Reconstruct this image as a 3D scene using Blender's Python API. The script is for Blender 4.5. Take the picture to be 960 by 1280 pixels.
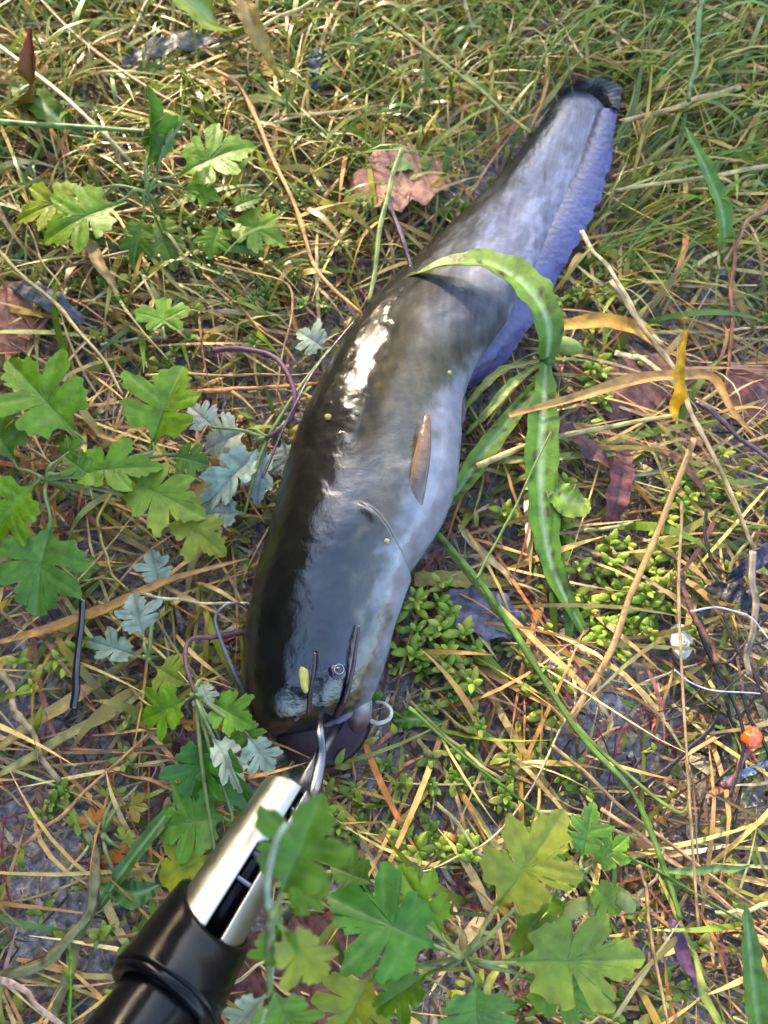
import bpy, math, random
import numpy as np
from mathutils import Vector

for o in list(bpy.data.objects):
    bpy.data.objects.remove(o)
scn = bpy.context.scene
COL = scn.collection
R = math.radians

# ------------------------------------------------------------------ camera
CAM_H, PITCH, FPX = 0.45, 70.0, 1000.0          # metres, degrees below horizontal, focal length in 960x1280 pixels
cam = bpy.data.cameras.new('camera')
cam.lens = 5.5
cam.sensor_fit = 'VERTICAL'
cam.sensor_height = 1280 * 5.5 / FPX
cam.sensor_width = 960 * 5.5 / FPX
cam.clip_start, cam.clip_end = 0.01, 1000
cam.dof.use_dof = True
cam.dof.focus_distance = 0.405
cam.dof.aperture_fstop = 2.0
camo = bpy.data.objects.new('camera', cam)
COL.objects.link(camo)
camo.location = (0, 0, CAM_H)
camo.rotation_euler = (R(90 - PITCH), 0, 0)
scn.camera = camo

# ------------------------------------------------------------------ light
SUN_EL, SUN_AZ = 25.0, 336.0                     # azimuth clockwise from +Y: the light comes from the far left
sdir = Vector((math.sin(R(SUN_AZ)) * math.cos(R(SUN_EL)), math.cos(R(SUN_AZ)) * math.cos(R(SUN_EL)), math.sin(R(SUN_EL))))
world = bpy.data.worlds.new('World')
scn.world = world
world.use_nodes = True
wn = world.node_tree.nodes
sky = wn.new('ShaderNodeTexSky')
sky.sky_type = 'NISHITA'
sky.sun_disc = False
sky.sun_elevation = R(SUN_EL)
sky.sun_rotation = R(SUN_AZ)
sky.dust_density = 4.0
sky.air_density = 1.0
sky.ozone_density = 1.2
bg = wn['Background']
bg.inputs[1].default_value = 0.14
world.node_tree.links.new(sky.outputs[0], bg.inputs[0])
sl = bpy.data.lights.new('sun', 'SUN')
sl.energy = 1.2
sl.angle = R(1.5)
sl.color = (1.0, 0.86, 0.64)
so = bpy.data.objects.new('sun', sl)
COL.objects.link(so)
so.location = (-2, 2, 3)
so.rotation_euler = sdir.to_track_quat('Z', 'Y').to_euler()
vs = scn.view_settings
vs.view_transform = 'Standard'
vs.look = 'None'
vs.gamma = 1
vs.use_curve_mapping = False
vs.exposure = 2.9

# ------------------------------------------------------------------ pixel -> place
_p = R(PITCH)
FW = np.array((0, math.cos(_p), -math.sin(_p)))
UP = np.array((0, math.sin(_p), math.cos(_p)))
RT = np.array((1.0, 0, 0))
CP = np.array((0, 0, CAM_H))
def ray(px, py):
    return FW + RT * (px - 480) / FPX - UP * (py - 640) / FPX
def G(px, py, z=0.0):                            # point at height z seen at a pixel
    d = ray(px, py)
    return CP + d * ((z - CAM_H) / d[2])
def DP(px, py, dep):                             # point at a depth along the view axis
    return CP + ray(px, py) * dep
def depth_of(p):
    return float(np.dot(np.asarray(p) - CP, FW))
def topx(P):                                     # place -> pixel, for looking fields up on the fish
    q = np.asarray(P) - CP
    d = q @ FW
    return 480 + FPX * (q @ RT) / d, 640 - FPX * (q @ UP) / d

rng = np.random.default_rng(7)
random.seed(7)
U = random.uniform

# ------------------------------------------------------------------ noise
def _h(ix, iy, iz, seed):
    n = (ix.astype(np.int64) * 374761393 + iy.astype(np.int64) * 668265263 + iz.astype(np.int64) * 2147483647 + seed * 1274126177) & 0xffffffff
    n = ((n ^ (n >> 13)) * 1274126177) & 0xffffffff
    return ((n ^ (n >> 16)) & 0xffff) / 65535.0
def noise(x, y, z=0.0, seed=0):
    x, y, z = np.broadcast_arrays(np.asarray(x, float), np.asarray(y, float), np.asarray(z, float))
    ix, iy, iz = np.floor(x).astype(np.int64), np.floor(y).astype(np.int64), np.floor(z).astype(np.int64)
    fx, fy, fz = x - ix, y - iy, z - iz
    fx, fy, fz = [f * f * (3 - 2 * f) for f in (fx, fy, fz)]
    r = 0
    for a in (0, 1):
        for b in (0, 1):
            for c in (0, 1):
                w = (fx if a else 1 - fx) * (fy if b else 1 - fy) * (fz if c else 1 - fz)
                r = r + w * _h(ix + a, iy + b, iz + c, seed)
    return r
def fbm(x, y, z=0.0, seed=0, o=3):
    s, a, t = 0, 1.0, 0
    for i in range(o):
        s = s + a * noise(np.asarray(x) * 2 ** i, np.asarray(y) * 2 ** i, np.asarray(z) * 2 ** i, seed + i)
        t += a
        a *= 0.5
    return s / t
def sstep(a, b, x):
    t = np.clip((x - a) / (b - a), 0, 1)
    return t * t * (3 - 2 * t)
MOUNDS = [(*G(740, 855)[:2], .030, .012), (*G(690, 905)[:2], .022, .008), (*G(935, 1010)[:2], .030, .012), (*G(30, 870)[:2], .026, .010), (*G(60, 1080)[:2], .04, .008), (*G(890, 330)[:2], .035, .010), (*G(770, 940)[:2], .02, .007)]
def gz(x, y):                                    # height of the soil
    x, y = np.asarray(x, float), np.asarray(y, float)
    z = (fbm(x * 9 + 31, y * 9 + 17, 0, 3) - 0.5) * 0.022 - 0.004
    for mx_, my_, r_, h_ in MOUNDS:
        z = z + h_ * np.exp(-((x - mx_) ** 2 + (y - my_) ** 2) / (r_ * r_))
    return z

# ------------------------------------------------------------------ materials
def mat(name, rough=0.5, spec=0.5, transl=0.0, nscale=120, namt=0.35, bump=0.2, bscale=300, coat=0.0, coatr=0.1, metal=0.0, color=None, nrough=0.0):
    m = bpy.data.materials.new(name)
    m.use_nodes = True
    nt = m.node_tree
    N, L = nt.nodes, nt.links
    b = N['Principled BSDF']
    b.inputs['Roughness'].default_value = rough
    b.inputs['Specular IOR Level'].default_value = spec
    b.inputs['Metallic'].default_value = metal
    b.inputs['Coat Weight'].default_value = coat
    b.inputs['Coat Roughness'].default_value = coatr
    tc = N.new('ShaderNodeTexCoord')
    nz = N.new('ShaderNodeTexNoise')
    nz.inputs['Scale'].default_value = nscale
    nz.inputs['Detail'].default_value = 6
    L.new(tc.outputs['Object'], nz.inputs['Vector'])
    mr = N.new('ShaderNodeMapRange')
    mr.inputs[1].default_value, mr.inputs[2].default_value = 0.3, 0.7
    mr.inputs[3].default_value, mr.inputs[4].default_value = 1 - namt, 1 + namt
    L.new(nz.outputs['Fac'], mr.inputs[0])
    if color is None:
        src = N.new('ShaderNodeAttribute')
        src.attribute_name = 'Col'
        cs = src.outputs['Color']
    else:
        src = N.new('ShaderNodeRGB')
        src.outputs[0].default_value = (*color, 1)
        cs = src.outputs[0]
    mx = N.new('ShaderNodeVectorMath')
    mx.operation = 'SCALE'
    L.new(cs, mx.inputs[0])
    L.new(mr.outputs[0], mx.inputs['Scale'])
    L.new(mx.outputs[0], b.inputs['Base Color'])
    if nrough:
        m2 = N.new('ShaderNodeMapRange')
        m2.inputs[1].default_value, m2.inputs[2].default_value = 0.35, 0.65
        m2.inputs[3].default_value, m2.inputs[4].default_value = max(0.02, rough - nrough), rough + nrough
        L.new(nz.outputs['Fac'], m2.inputs[0])
        L.new(m2.outputs[0], b.inputs['Roughness'])
    if bump:
        n2 = N.new('ShaderNodeTexNoise')
        n2.inputs['Scale'].default_value = bscale
        n2.inputs['Detail'].default_value = 4
        L.new(tc.outputs['Object'], n2.inputs['Vector'])
        bp = N.new('ShaderNodeBump')
        bp.inputs['Strength'].default_value = bump
        bp.inputs['Distance'].default_value = 0.001
        L.new(n2.outputs['Fac'], bp.inputs['Height'])
        L.new(bp.outputs[0], b.inputs['Normal'])
        if coat:
            L.new(bp.outputs[0], b.inputs['Coat Normal'])
    if transl:
        t = N.new('ShaderNodeBsdfTranslucent')
        L.new(mx.outputs[0], t.inputs['Color'])
        ms = N.new('ShaderNodeMixShader')
        ms.inputs[0].default_value = transl
        L.new(b.outputs[0], ms.inputs[1])
        L.new(t.outputs[0], ms.inputs[2])
        L.new(ms.outputs[0], N['Material Output'].inputs['Surface'])
    return m

M_LEAF = mat('leaf', 0.46, 0.4, 0.32, 160, 0.28, 0.35, 420, nrough=0.1)
M_GRASS = mat('grass_blade', 0.38, 0.5, 0.30, 90, 0.35, 0.1, 500, nrough=0.12)
M_DRY = mat('dry_straw', 0.5, 0.45, 0.12, 150, 0.4, 0.4, 500, nrough=0.15)
M_LITTER = mat('litter', 0.55, 0.4, 0.0, 260, 0.5, 0.4, 700, nrough=0.2)
M_SOIL = mat('soil', 0.75, 0.25, 0.0, 260, 0.7, 1.0, 700, color=(0.26, 0.235, 0.235), nrough=0.2)
M_FIN = mat('fin', 0.28, 0.5, 0.15, 220, 0.25, 0.5, 260, coat=0.6, coatr=0.12)
M_BARB = mat('barbel', 0.35, 0.5, 0.0, 300, 0.3, 0.3, 600, coat=0.5)
M_BLACK = mat('black_plastic', 0.18, 0.22, 0.0, 90, 0.2, 0.06, 900, color=(0.004, 0.004, 0.005), nrough=0.04)
M_BARREL = mat('brushed_aluminium', 0.38, 0.5, 0.0, 60, 0.08, 0.12, 500, color=(0.31, 0.31, 0.285), metal=1.0, nrough=0.06)
M_STEEL = mat('steel', 0.33, 0.5, 0.0, 90, 0.12, 0.1, 500, color=(0.16, 0.165, 0.185), metal=1.0, nrough=0.08)
M_DARK = mat('dark_steel', 0.25, 0.5, 0.0, 90, 0.2, 0.1, 500, color=(0.06, 0.06, 0.075), metal=0.6)
M_FISHPLAIN = mat('wet_skin', 0.3, 0.4, 0.0, 300, 0.3, 0.2, 700, coat=0.7, coatr=0.08)
M_GLOSS = mat('glossy', 0.12, 0.6, 0.0, 200, 0.15, 0.05, 500, coat=0.8, coatr=0.05)

# fish skin: dark slimy coat over the painted skin colours
def fish_mat():
    m = mat('fish_skin', 0.55, 0.06, 0.0, 90, 0.30, 0.0, 300)
    nt = m.node_tree
    N, L = nt.nodes, nt.links
    b = N['Principled BSDF']
    b.inputs['Coat Weight'].default_value = 1.0
    b.inputs['Coat IOR'].default_value = 1.9
    b.inputs['Coat Roughness'].default_value = 0.035
    tc = N.new('ShaderNodeTexCoord')
    a = N.new('ShaderNodeTexNoise')
    a.inputs['Scale'].default_value = 210
    a.inputs['Detail'].default_value = 8
    a.inputs['Roughness'].default_value = 0.62
    L.new(tc.outputs['Object'], a.inputs['Vector'])
    f = N.new('ShaderNodeTexNoise')
    f.inputs['Scale'].default_value = 900
    f.inputs['Detail'].default_value = 3
    L.new(tc.outputs['Object'], f.inputs['Vector'])
    b1 = N.new('ShaderNodeBump')
    b1.inputs['Strength'].default_value = 0.12
    b1.inputs['Distance'].default_value = 0.004
    L.new(a.outputs['Fac'], b1.inputs['Height'])
    b2 = N.new('ShaderNodeBump')
    b2.inputs['Strength'].default_value = 0.06
    b2.inputs['Distance'].default_value = 0.0006
    L.new(f.outputs['Fac'], b2.inputs['Height'])
    L.new(b1.outputs[0], b2.inputs['Normal'])
    L.new(b2.outputs[0], b.inputs['Normal'])
    L.new(b1.outputs[0], b.inputs['Coat Normal'])
    ra = N.new('ShaderNodeAttribute')
    ra.attribute_name = 'Wet'
    L.new(ra.outputs['Fac'], b.inputs['Coat Weight'])
    return m
M_FISH = fish_mat()

# ------------------------------------------------------------------ object helpers
def mesh(name, V, F, C=None, smooth=True):
    me = bpy.data.meshes.new(name)
    V = np.asarray(V, np.float32)
    if isinstance(F, np.ndarray):
        k = F.shape[1]
        me.vertices.add(len(V))
        me.vertices.foreach_set('co', V.ravel())
        me.loops.add(F.size)
        me.loops.foreach_set('vertex_index', F.ravel().astype(np.int32))
        me.polygons.add(len(F))
        me.polygons.foreach_set('loop_start', np.arange(0, F.size, k, dtype=np.int32))
        me.polygons.foreach_set('loop_total', np.full(len(F), k, np.int32))
        me.update(calc_edges=True)
        me.validate()
    else:
        me.from_pydata(V.tolist(), [], F)
        me.update()
    me.polygons.foreach_set('use_smooth', np.full(len(me.polygons), smooth))
    if C is not None:
        C = np.asarray(C, np.float32)
        if C.ndim == 1:
            C = np.tile(C, (len(V), 1))
        at = me.attributes.new('Col', 'FLOAT_COLOR', 'POINT')
        at.data.foreach_set('color', np.column_stack([C, np.ones(len(C))]).astype(np.float32).ravel())
    return me
def obj(name, me, m, parent=None, loc=None):
    o = bpy.data.objects.new(name, me)
    COL.objects.link(o)
    if me is not None and m is not None and not me.materials:
        me.materials.append(m)
    if parent is not None:
        o.parent = parent
    if loc is not None:
        o.location = loc
    return o
def tag(o, label=None, cat=None, group=None, kind=None):
    if label: o['label'] = label
    if cat: o['category'] = cat
    if group: o['group'] = group
    if kind: o['kind'] = kind
    return o
def thing(name, label, cat, loc=(0, 0, 0), group=None):
    o = bpy.data.objects.new(name, None)
    o.empty_display_size = 0.01
    COL.objects.link(o)
    o.location = loc
    return tag(o, label, cat, group)
def part(name, V, F, C, m, parent, smooth=True):
    V = np.asarray(V, float)
    off = np.array(parent.location if parent.parent is None else parent.parent.location)
    return obj(name, mesh(name, V - off, F, C, smooth), m, parent)
def lone(name, V, F, C, m, label, cat, group=None, smooth=True):
    V = np.asarray(V, float)
    c = np.array((V[:, 0].mean(), V[:, 1].mean(), V[:, 2].min()))
    o = obj(name, mesh(name, V - c, F, C, smooth), m, None, c)
    return tag(o, label, cat, group)

def spline(P, n):
    P = np.asarray(P, float)
    k = len(P)
    if k == 2:
        t = np.linspace(0, 1, n)[:, None]
        return P[0] * (1 - t) + P[1] * t
    Q = np.vstack([2 * P[0] - P[1], P, 2 * P[-1] - P[-2]])
    ts = np.linspace(0, k - 1, n)
    i = np.minimum(ts.astype(int), k - 2)
    t = (ts - i)[:, None]
    a, b, c, d = Q[i], Q[i + 1], Q[i + 2], Q[i + 3]
    return 0.5 * (2 * b + (c - a) * t + (2 * a - 5 * b + 4 * c - d) * t ** 2 + (3 * b - a - 3 * c + d) * t ** 3)
def tangents(P):
    T = np.gradient(P, axis=0)
    return T / (np.linalg.norm(T, axis=1, keepdims=True) + 1e-9)
def grid_faces(nu, nv, wrap=False, off=0):
    i, j = np.meshgrid(np.arange(nu - 1), np.arange(nv if wrap else nv - 1), indexing='ij')
    j2 = (j + 1) % nv
    return (np.stack([i * nv + j, i * nv + j2, (i + 1) * nv + j2, (i + 1) * nv + j], -1).reshape(-1, 4) + off).astype(np.int32)
def tube(P, r, sides=7, flat=1.0):
    P = np.asarray(P, float)
    r = np.broadcast_to(np.asarray(r, float), len(P))
    T = tangents(P)
    S = np.cross(T, (0, 0, 1.0))
    n = np.linalg.norm(S, axis=1, keepdims=True)
    S = np.where(n > 1e-3, S / (n + 1e-9), (1.0, 0, 0))
    W = np.cross(S, T)
    a = np.linspace(0, 2 * math.pi, sides, endpoint=False)
    V = P[:, None] + r[:, None, None] * (np.cos(a)[None, :, None] * S[:, None] + flat * np.sin(a)[None, :, None] * W[:, None])
    V = V.reshape(-1, 3)
    F = grid_faces(len(P), sides, True)
    F = [list(f) for f in F] + [list(range(sides))[::-1], list(range((len(P) - 1) * sides, len(P) * sides))]
    return V, F
def ribbon(P, w, fold=0.25, roll=0.0, thick=0.0003, wav=0.0, nv=5):
    """a blade: centre line P, half widths w, V-fold, roll about its line; top and under faces"""
    P = np.asarray(P, float)
    w = np.broadcast_to(np.asarray(w, float), len(P))
    T = tangents(P)
    S = np.cross(T, (0, 0, 1.0))
    n = np.linalg.norm(S, axis=1, keepdims=True)
    S = np.where(n > 1e-3, S / (n + 1e-9), (1.0, 0, 0))
    W = np.cross(S, T)
    roll = np.broadcast_to(np.asarray(roll, float), len(P))
    c, s = np.cos(roll)[:, None], np.sin(roll)[:, None]
    S, W = S * c + W * s, W * c - S * s
    v = np.linspace(-1, 1, nv)
    up = fold * np.abs(v)[None, :] * w[:, None]
    if wav:
        up = up + wav * np.sin(np.arange(len(P))[:, None] * 0.9 + v[None, :] * 2) * np.abs(v)[None, :]
    V = P[:, None] + S[:, None] * (v[None, :, None] * w[:, None, None]) + W[:, None] * up[:, :, None]
    Vb = V - W[:, None] * thick
    nu = len(P)
    V = np.concatenate([V.reshape(-1, 3), Vb.reshape(-1, 3)])
    F1 = grid_faces(nu, nv)
    F2 = grid_faces(nu, nv, off=nu * nv)[:, ::-1]
    vv = np.tile(np.abs(v), nu)
    return V, np.concatenate([F1, F2]), np.concatenate([vv, vv]), nu * nv

# colour words (base colours, linear)
TAN, STRAW, CREAM = (0.40, 0.26, 0.095), (0.50, 0.38, 0.14), (0.62, 0.50, 0.26)
ORANGE, RUST, BROWN = (0.40, 0.17, 0.035), (0.22, 0.07, 0.025), (0.11, 0.062, 0.035)
GREEN, LIME, DEEP, KHAKI = (0.075, 0.19, 0.025), (0.20, 0.30, 0.03), (0.03, 0.10, 0.02), (0.24, 0.24, 0.07)
PURPLE, SILVER, BLACKC, GREY = (0.07, 0.025, 0.045), (0.28, 0.36, 0.30), (0.012, 0.011, 0.012), (0.16, 0.14, 0.13)
def vary(c, a=0.15):
    k = U(1 - a, 1 + a)
    return np.clip(np.array([x * k * U(1 - a * 0.5, 1 + a * 0.5) for x in c]), 0, 1)

# ------------------------------------------------------------------ the ground
def axis(lo, hi, st, far):
    mid = np.arange(lo, hi + 1e-6, st)
    g, s, x = [], st, 0
    while x < far:
        s *= 1.35
        x += s
        g.append(x)
    g = np.array(g)
    return np.concatenate([lo - g[::-1], mid, hi + g])
gx, gy = axis(-0.5, 0.5, 0.003, 150), axis(-0.3, 0.85, 0.003, 150)
X, Y = np.meshgrid(gx, gy, indexing='ij')
near = np.exp(-(np.maximum(0, np.hypot(X, Y - 0.25) - 0.9) / 2.0) ** 2)
Z = gz(X, Y) + near * ((fbm(X * 70, Y * 70, 0, 11) - 0.5) * 0.008 + (noise(X * 260, Y * 260, 0, 19) - 0.5) * 0.0045)
gV = np.stack([X, Y, Z], -1).reshape(-1, 3)
tag(obj('ground', mesh('ground', gV, grid_faces(len(gx), len(gy)), None), M_SOIL), kind='structure')

# ------------------------------------------------------------------ the catfish
ST = [  # left edge px, right edge px, body height (m)
    ((349, 926), (392, 918), .014), ((330, 920), (424, 906), .024), ((317, 905), (450, 890), .034), ((309, 875), (470, 864), .044), ((306, 830), (485, 815), .053),
    ((309, 780), (495, 765), .059), ((318, 730), (510, 722), .063), ((332, 680), (533, 690), .066), ((346, 630), (556, 650), .067),
    ((360, 575), (572, 602), .066), ((377, 528), (577, 548), .064), ((400, 482), (582, 492), .060), ((432, 424), (602, 446), .055),
    ((470, 373), (634, 402), .047), ((515, 327), (665, 350), .031), ((560, 283), (688, 305), .021), ((605, 240), (710, 260), .0135),
    ((648, 192), (733, 212), .009), ((683, 146), (750, 160), .0065), ((697, 124), (757, 134), .005), ((706, 113), (755, 118), .0035)]
Lp = np.array([G(*a, h * .5) for a, b, h in ST])
Rp = np.array([G(*b, h * .5) for a, b, h in ST])
HH = np.array([[h] for a, b, h in ST])
NS, NA = 560, 160
LR = spline(np.hstack([Lp, Rp, HH]), NS)
Ls, Rs, Hs = LR[:, :3], LR[:, 3:6], np.maximum(LR[:, 6], .003)
sn = np.linspace(0, 1, NS)
Cs = (Ls + Rs) / 2
wid = np.linalg.norm((Rs - Ls)[:, :2], axis=1) / 2
Sd = (Rs - Ls) / (np.linalg.norm(Rs - Ls, axis=1, keepdims=True))
Cs[:, 2] = Hs / 2 + .0015
ang = np.linspace(0, 2 * math.pi, NA, endpoint=False)
ex = 2 / 2.05
ca, sa = np.cos(ang), np.sin(ang)
ca, sa = np.sign(ca) * np.abs(ca) ** ex, np.sign(sa) * np.abs(sa) ** ex
# blunt nose: the first rings close along a quarter ellipse
capf = np.clip(sn / 0.022, 0, 1)
capf = np.sqrt(np.maximum(1 - (1 - capf) ** 2, 0.0004))
V = Cs[:, None] + Sd[:, None] * (wid * capf)[:, None, None] * ca[None, :, None]
V = V + np.array((0, 0, 1.0)) * ((Hs * .5 * capf)[:, None] * sa[None, :])[:, :, None]
frac = np.broadcast_to((ca[None, :] + 1) / 2, (NS, NA)).copy()     # 0 = left edge (the back), 1 = right edge (the belly)
top = np.broadcast_to(sa[None, :] > -0.15, (NS, NA))
SS = np.broadcast_to(sn[:, None], (NS, NA))
# features: look the body surface up in the same pixel frame as the outline
PX, PY = topx(V.reshape(-1, 3))
PX, PY = PX.reshape(NS, NA), PY.reshape(NS, NA)
def sdist(pts):                                   # signed distance to a polyline (px), + on its left-hand side
    pts = np.array(pts, float)
    best = np.full(PX.shape, 1e9)
    sg = np.ones(PX.shape)
    for a, b in zip(pts[:-1], pts[1:]):
        d = b - a
        t = np.clip(((PX - a[0]) * d[0] + (PY - a[1]) * d[1]) / (d @ d), 0, 1)
        qx, qy = PX - a[0] - t * d[0], PY - a[1] - t * d[1]
        r = np.hypot(qx, qy)
        s = np.sign(d[0] * (PY - a[1]) - d[1] * (PX - a[0]))
        sg = np.where(r < best, s, sg)
        best = np.minimum(best, r)
    return best, sg
def gauss(cx, cy, r):
    return np.exp(-((PX - cx) ** 2 + (PY - cy) ** 2) / (2 * r * r))
disp = np.zeros((NS, NA))
gd, gs = sdist(spline([(448, 628), (462, 634), (478, 650), (492, 674), (503, 700), (509, 728), (506, 760)], 30))
sd = gd * gs
sg = 1 / (1 + np.exp(-sd / 1.6))
lid = np.exp(-gd / 24.0) * sg - .5 * np.exp(-gd / 7.0) * (1 - sg)
disp += 0.0052 * lid * sstep(-0.2, 0.2, sa)[None, :] * sstep(440, 480, PX)
disp += 0.0030 * gauss(421, 838, 15) + 0.0008 * gauss(360, 855, 6) + 0.0009 * gauss(369, 895, 8)
disp += 0.0016 * gauss(440, 870, 14)
nd, _ = sdist([(445, 628), (415, 610), (388, 560), (372, 530)])          # the nape fold behind the skull
disp -= 0.0003 * np.exp(-(nd / 9.0) ** 2)
disp += 0.0014 * (fbm(SS * 14, frac * 4, 0, 41) - 0.5) * sstep(0, .05, SS)
disp += 0.0004 * (fbm(SS * 90, frac * 22, 0, 47, 2) - 0.5) * sstep(0.25, .1, np.abs(SS - 0.35))
ridge = sstep(.42, .48, SS) * sstep(.80, .70, SS) * sstep(.05, .14, frac) * sstep(.52, .36, frac) * (sa > 0)[None, :]
disp += .00075 * (fbm(SS * 120, frac * 26, 0, 97, 2) - .5) * ridge
Nv = np.zeros((NS, NA, 3))
Nv += Sd[:, None] * (ca[None, :] / np.maximum(wid, .004)[:, None])[:, :, None]
Nv[:, :, 2] += sa[None, :] / np.maximum(Hs * .5, .002)[:, None]
Nv /= np.linalg.norm(Nv, axis=2, keepdims=True) + 1e-9
disp *= np.minimum(1, Hs / .02)[:, None]
V = V + Nv * disp[:, :, None]
# skin colouring, with sky sheen and gill shade painted in
c_dark, c_olive, c_grey, c_sheen, c_white = [np.array(c) for c in ((.004, .0036, .0033), (.046, .038, .016), (.068, .069, .072), (.135, .140, .205), (.21, .205, .24))]
x1 = np.interp(sn, [0, .12, .25, .36, .45, .55, .65, .8, 1], [.97, .84, .72, .58, .50, .42, .28, .12, .03])[:, None]     # end of the black back
x2 = np.interp(sn, [0, .12, .25, .36, .45, .55, .7, 1], [1.05, .97, .90, .80, .78, .9, 1.3, 1.6])[:, None]           # start of the white belly
mott = fbm(SS * 46, frac * 13, 0, 5, 4) - .5
mott2 = fbm(SS * 120, frac * 30, 0, 8, 3) - .5
fr = frac + mott * .17 + mott2 * .07
t1 = sstep(-.09, .14, fr - x1)[:, :, None]
t2 = sstep(-.10, .08, fr - x2)[:, :, None]
flank_tail = sstep(.55, .72, SS)[:, :, None]
fl = c_olive * (1 - flank_tail) + c_grey * flank_tail
bl = sstep(.1, .3, fr - x1)[:, :, None] * flank_tail
fl = fl * (1 - bl * .7) + c_sheen * bl * .7  # bluish sky reflection painted onto the grey tail flank
lt = sstep(.02, .2, mott)[:, :, None]
fl = fl * (1 + .5 * lt)
C = c_dark * (1 - t1) + fl * t1
stk = fbm(SS * 150 + frac * 40, frac * 9, 0, 101, 3)
C = C * (.62 + .76 * stk)[:, :, None]
C = C * (1 - t2) + c_white * t2
C = np.where((sa < -.2)[None, :, None], c_white * .9, C)
tl = sstep(.93, .99, SS + mott * .05)[:, :, None]
C = C * (1 - tl) + np.array((.05, .052, .055)) * tl
gill_shade = (np.exp(-((PX - 484) / 18) ** 2 - ((PY - 660) / 32) ** 2) * (gs <= 0))[:, :, None] * (sa > 0)[None, :, None]  # brown shadow behind the gill cover, painted into the skin
C = C * (1 - .6 * gill_shade) + np.array((.11, .07, .03)) * .6 * gill_shade
crease = np.exp(-(gd / 3.0) ** 2)[:, :, None] * (sa > 0)[None, :, None]  # shade in the gill fold, put into the skin colour
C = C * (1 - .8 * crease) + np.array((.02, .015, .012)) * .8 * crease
scar = (np.exp(-((PX - 681) / 2.2) ** 2 - ((PY - 219) / 12) ** 2))[:, :, None]
C = C * (1 - .9 * scar) + np.array((.01, .01, .015)) * .9 * scar
eyeb = np.clip(gauss(421, 838, 12) * 1.3, 0, .95)[:, :, None]
C = C * (1 - eyeb) + np.array((.006, .007, .03)) * eyeb
fV = V.reshape(-1, 3)
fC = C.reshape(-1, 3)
fF = [list(map(int, f)) for f in grid_faces(NS, NA, True)] + [list(range(NA))[::-1], list(range((NS - 1) * NA, NS * NA))]
def ellipsoid(c, ax, ay, az, X1, nu=36, nv=24):
    """ax along X1 (horizontal), ay across, az up"""
    X1 = np.array(X1) / np.linalg.norm(X1)
    Y1 = np.cross((0, 0, 1.0), X1)
    th = np.linspace(0, 2 * math.pi, nu, endpoint=False)
    ph = np.linspace(-math.pi / 2, math.pi / 2, nv)
    P, T = np.meshgrid(ph, th, indexing='ij')
    W = c + X1 * (ax * np.cos(P) * np.cos(T))[..., None] + Y1 * (ay * np.cos(P) * np.sin(T))[..., None] + np.array((0, 0, 1.0)) * (az * np.sin(P))[..., None]
    return W.reshape(-1, 3), [list(map(int, f)) for f in grid_faces(nv, nu, True)]
def addto(v, f, c):
    global fV, fC, fF
    o = len(fV)
    c = np.asarray(c, float)
    fV = np.vstack([fV, v])
    fC = np.vstack([fC, np.tile(c, (len(v), 1)) if c.ndim == 1 else c])
    fF = fF + [[i + o for i in g] for g in f]
# lower jaw: a broad scoop that juts out under the snout
jc = G(402, 898, .013)
k = depth_of(jc) / FPX
v, f = ellipsoid(jc, 62 * k, 60 * k, .0125, (1, .10, 0))
r = (v - jc)
inn = np.clip(1 - (np.hypot(r[:, 0] / (62 * k), r[:, 1] / (60 * k))) ** 2, 0, 1)
v[:, 2] -= np.where(r[:, 2] > 0, .0055 * inn ** 0.6, 0)                 # hollow mouth floor
nn = fbm(v[:, 0] * 160, v[:, 1] * 160, 0, 9)
jcol = np.array((.026, .015, .017))[None] * (0.6 + nn)[:, None]
mz = sstep(.10, .35, inn) * (r[:, 2] > -.004) * sstep(-.012, .004, r[:, 0])
jcol = jcol * (1 - mz)[:, None] + np.array((.04, .022, .032))[None] * mz[:, None] * (.5 + nn)[:, None]
bell = sstep(.3, 1, -r[:, 2] / .012)
addto(v, f, jcol * (1 - bell)[:, None] + np.array((.3, .28, .28)) * bell[:, None])
# the fleshy lip at the corner of the mouth, upper lip edge
NJAW = len(fV)
cc = G(449, 886, .014)
v, f = ellipsoid(cc, 32 * k, 17 * k, .014, (-.10, -1, 0), 30, 20)
lr = (v - cc)
v = v + (fbm(v[:, 0] * 150, v[:, 1] * 150, v[:, 2] * 150, 12)[:, None] - .5) * .003
along = np.clip(lr[:, 1] / (-30 * k), -1, 1)                            # + towards the chin
dkk = sstep(-.1, .9, along + .5 * (fbm(v[:, 0] * 200, v[:, 1] * 200, v[:, 2] * 200, 3) - .5))[:, None]
addto(v, f, (np.array((.25, .23, .22)) * (1 - dkk) + np.array((.085, .045, .042)) * dkk) * (.5 + fbm(v[:, 0] * 300, v[:, 1] * 300, v[:, 2] * 300, 14))[:, None])
# pale inner edge of the upper lip
lipP = spline([G(402, 906, .021), G(420, 900, .024), G(436, 891, .025), G(448, 884, .024)], 18)
v, f = tube(lipP, .0026 * np.sin(np.linspace(.4, 2.8, 18)) ** .7, 10)
addto(v, f, np.array((.15, .13, .17)))

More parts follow.
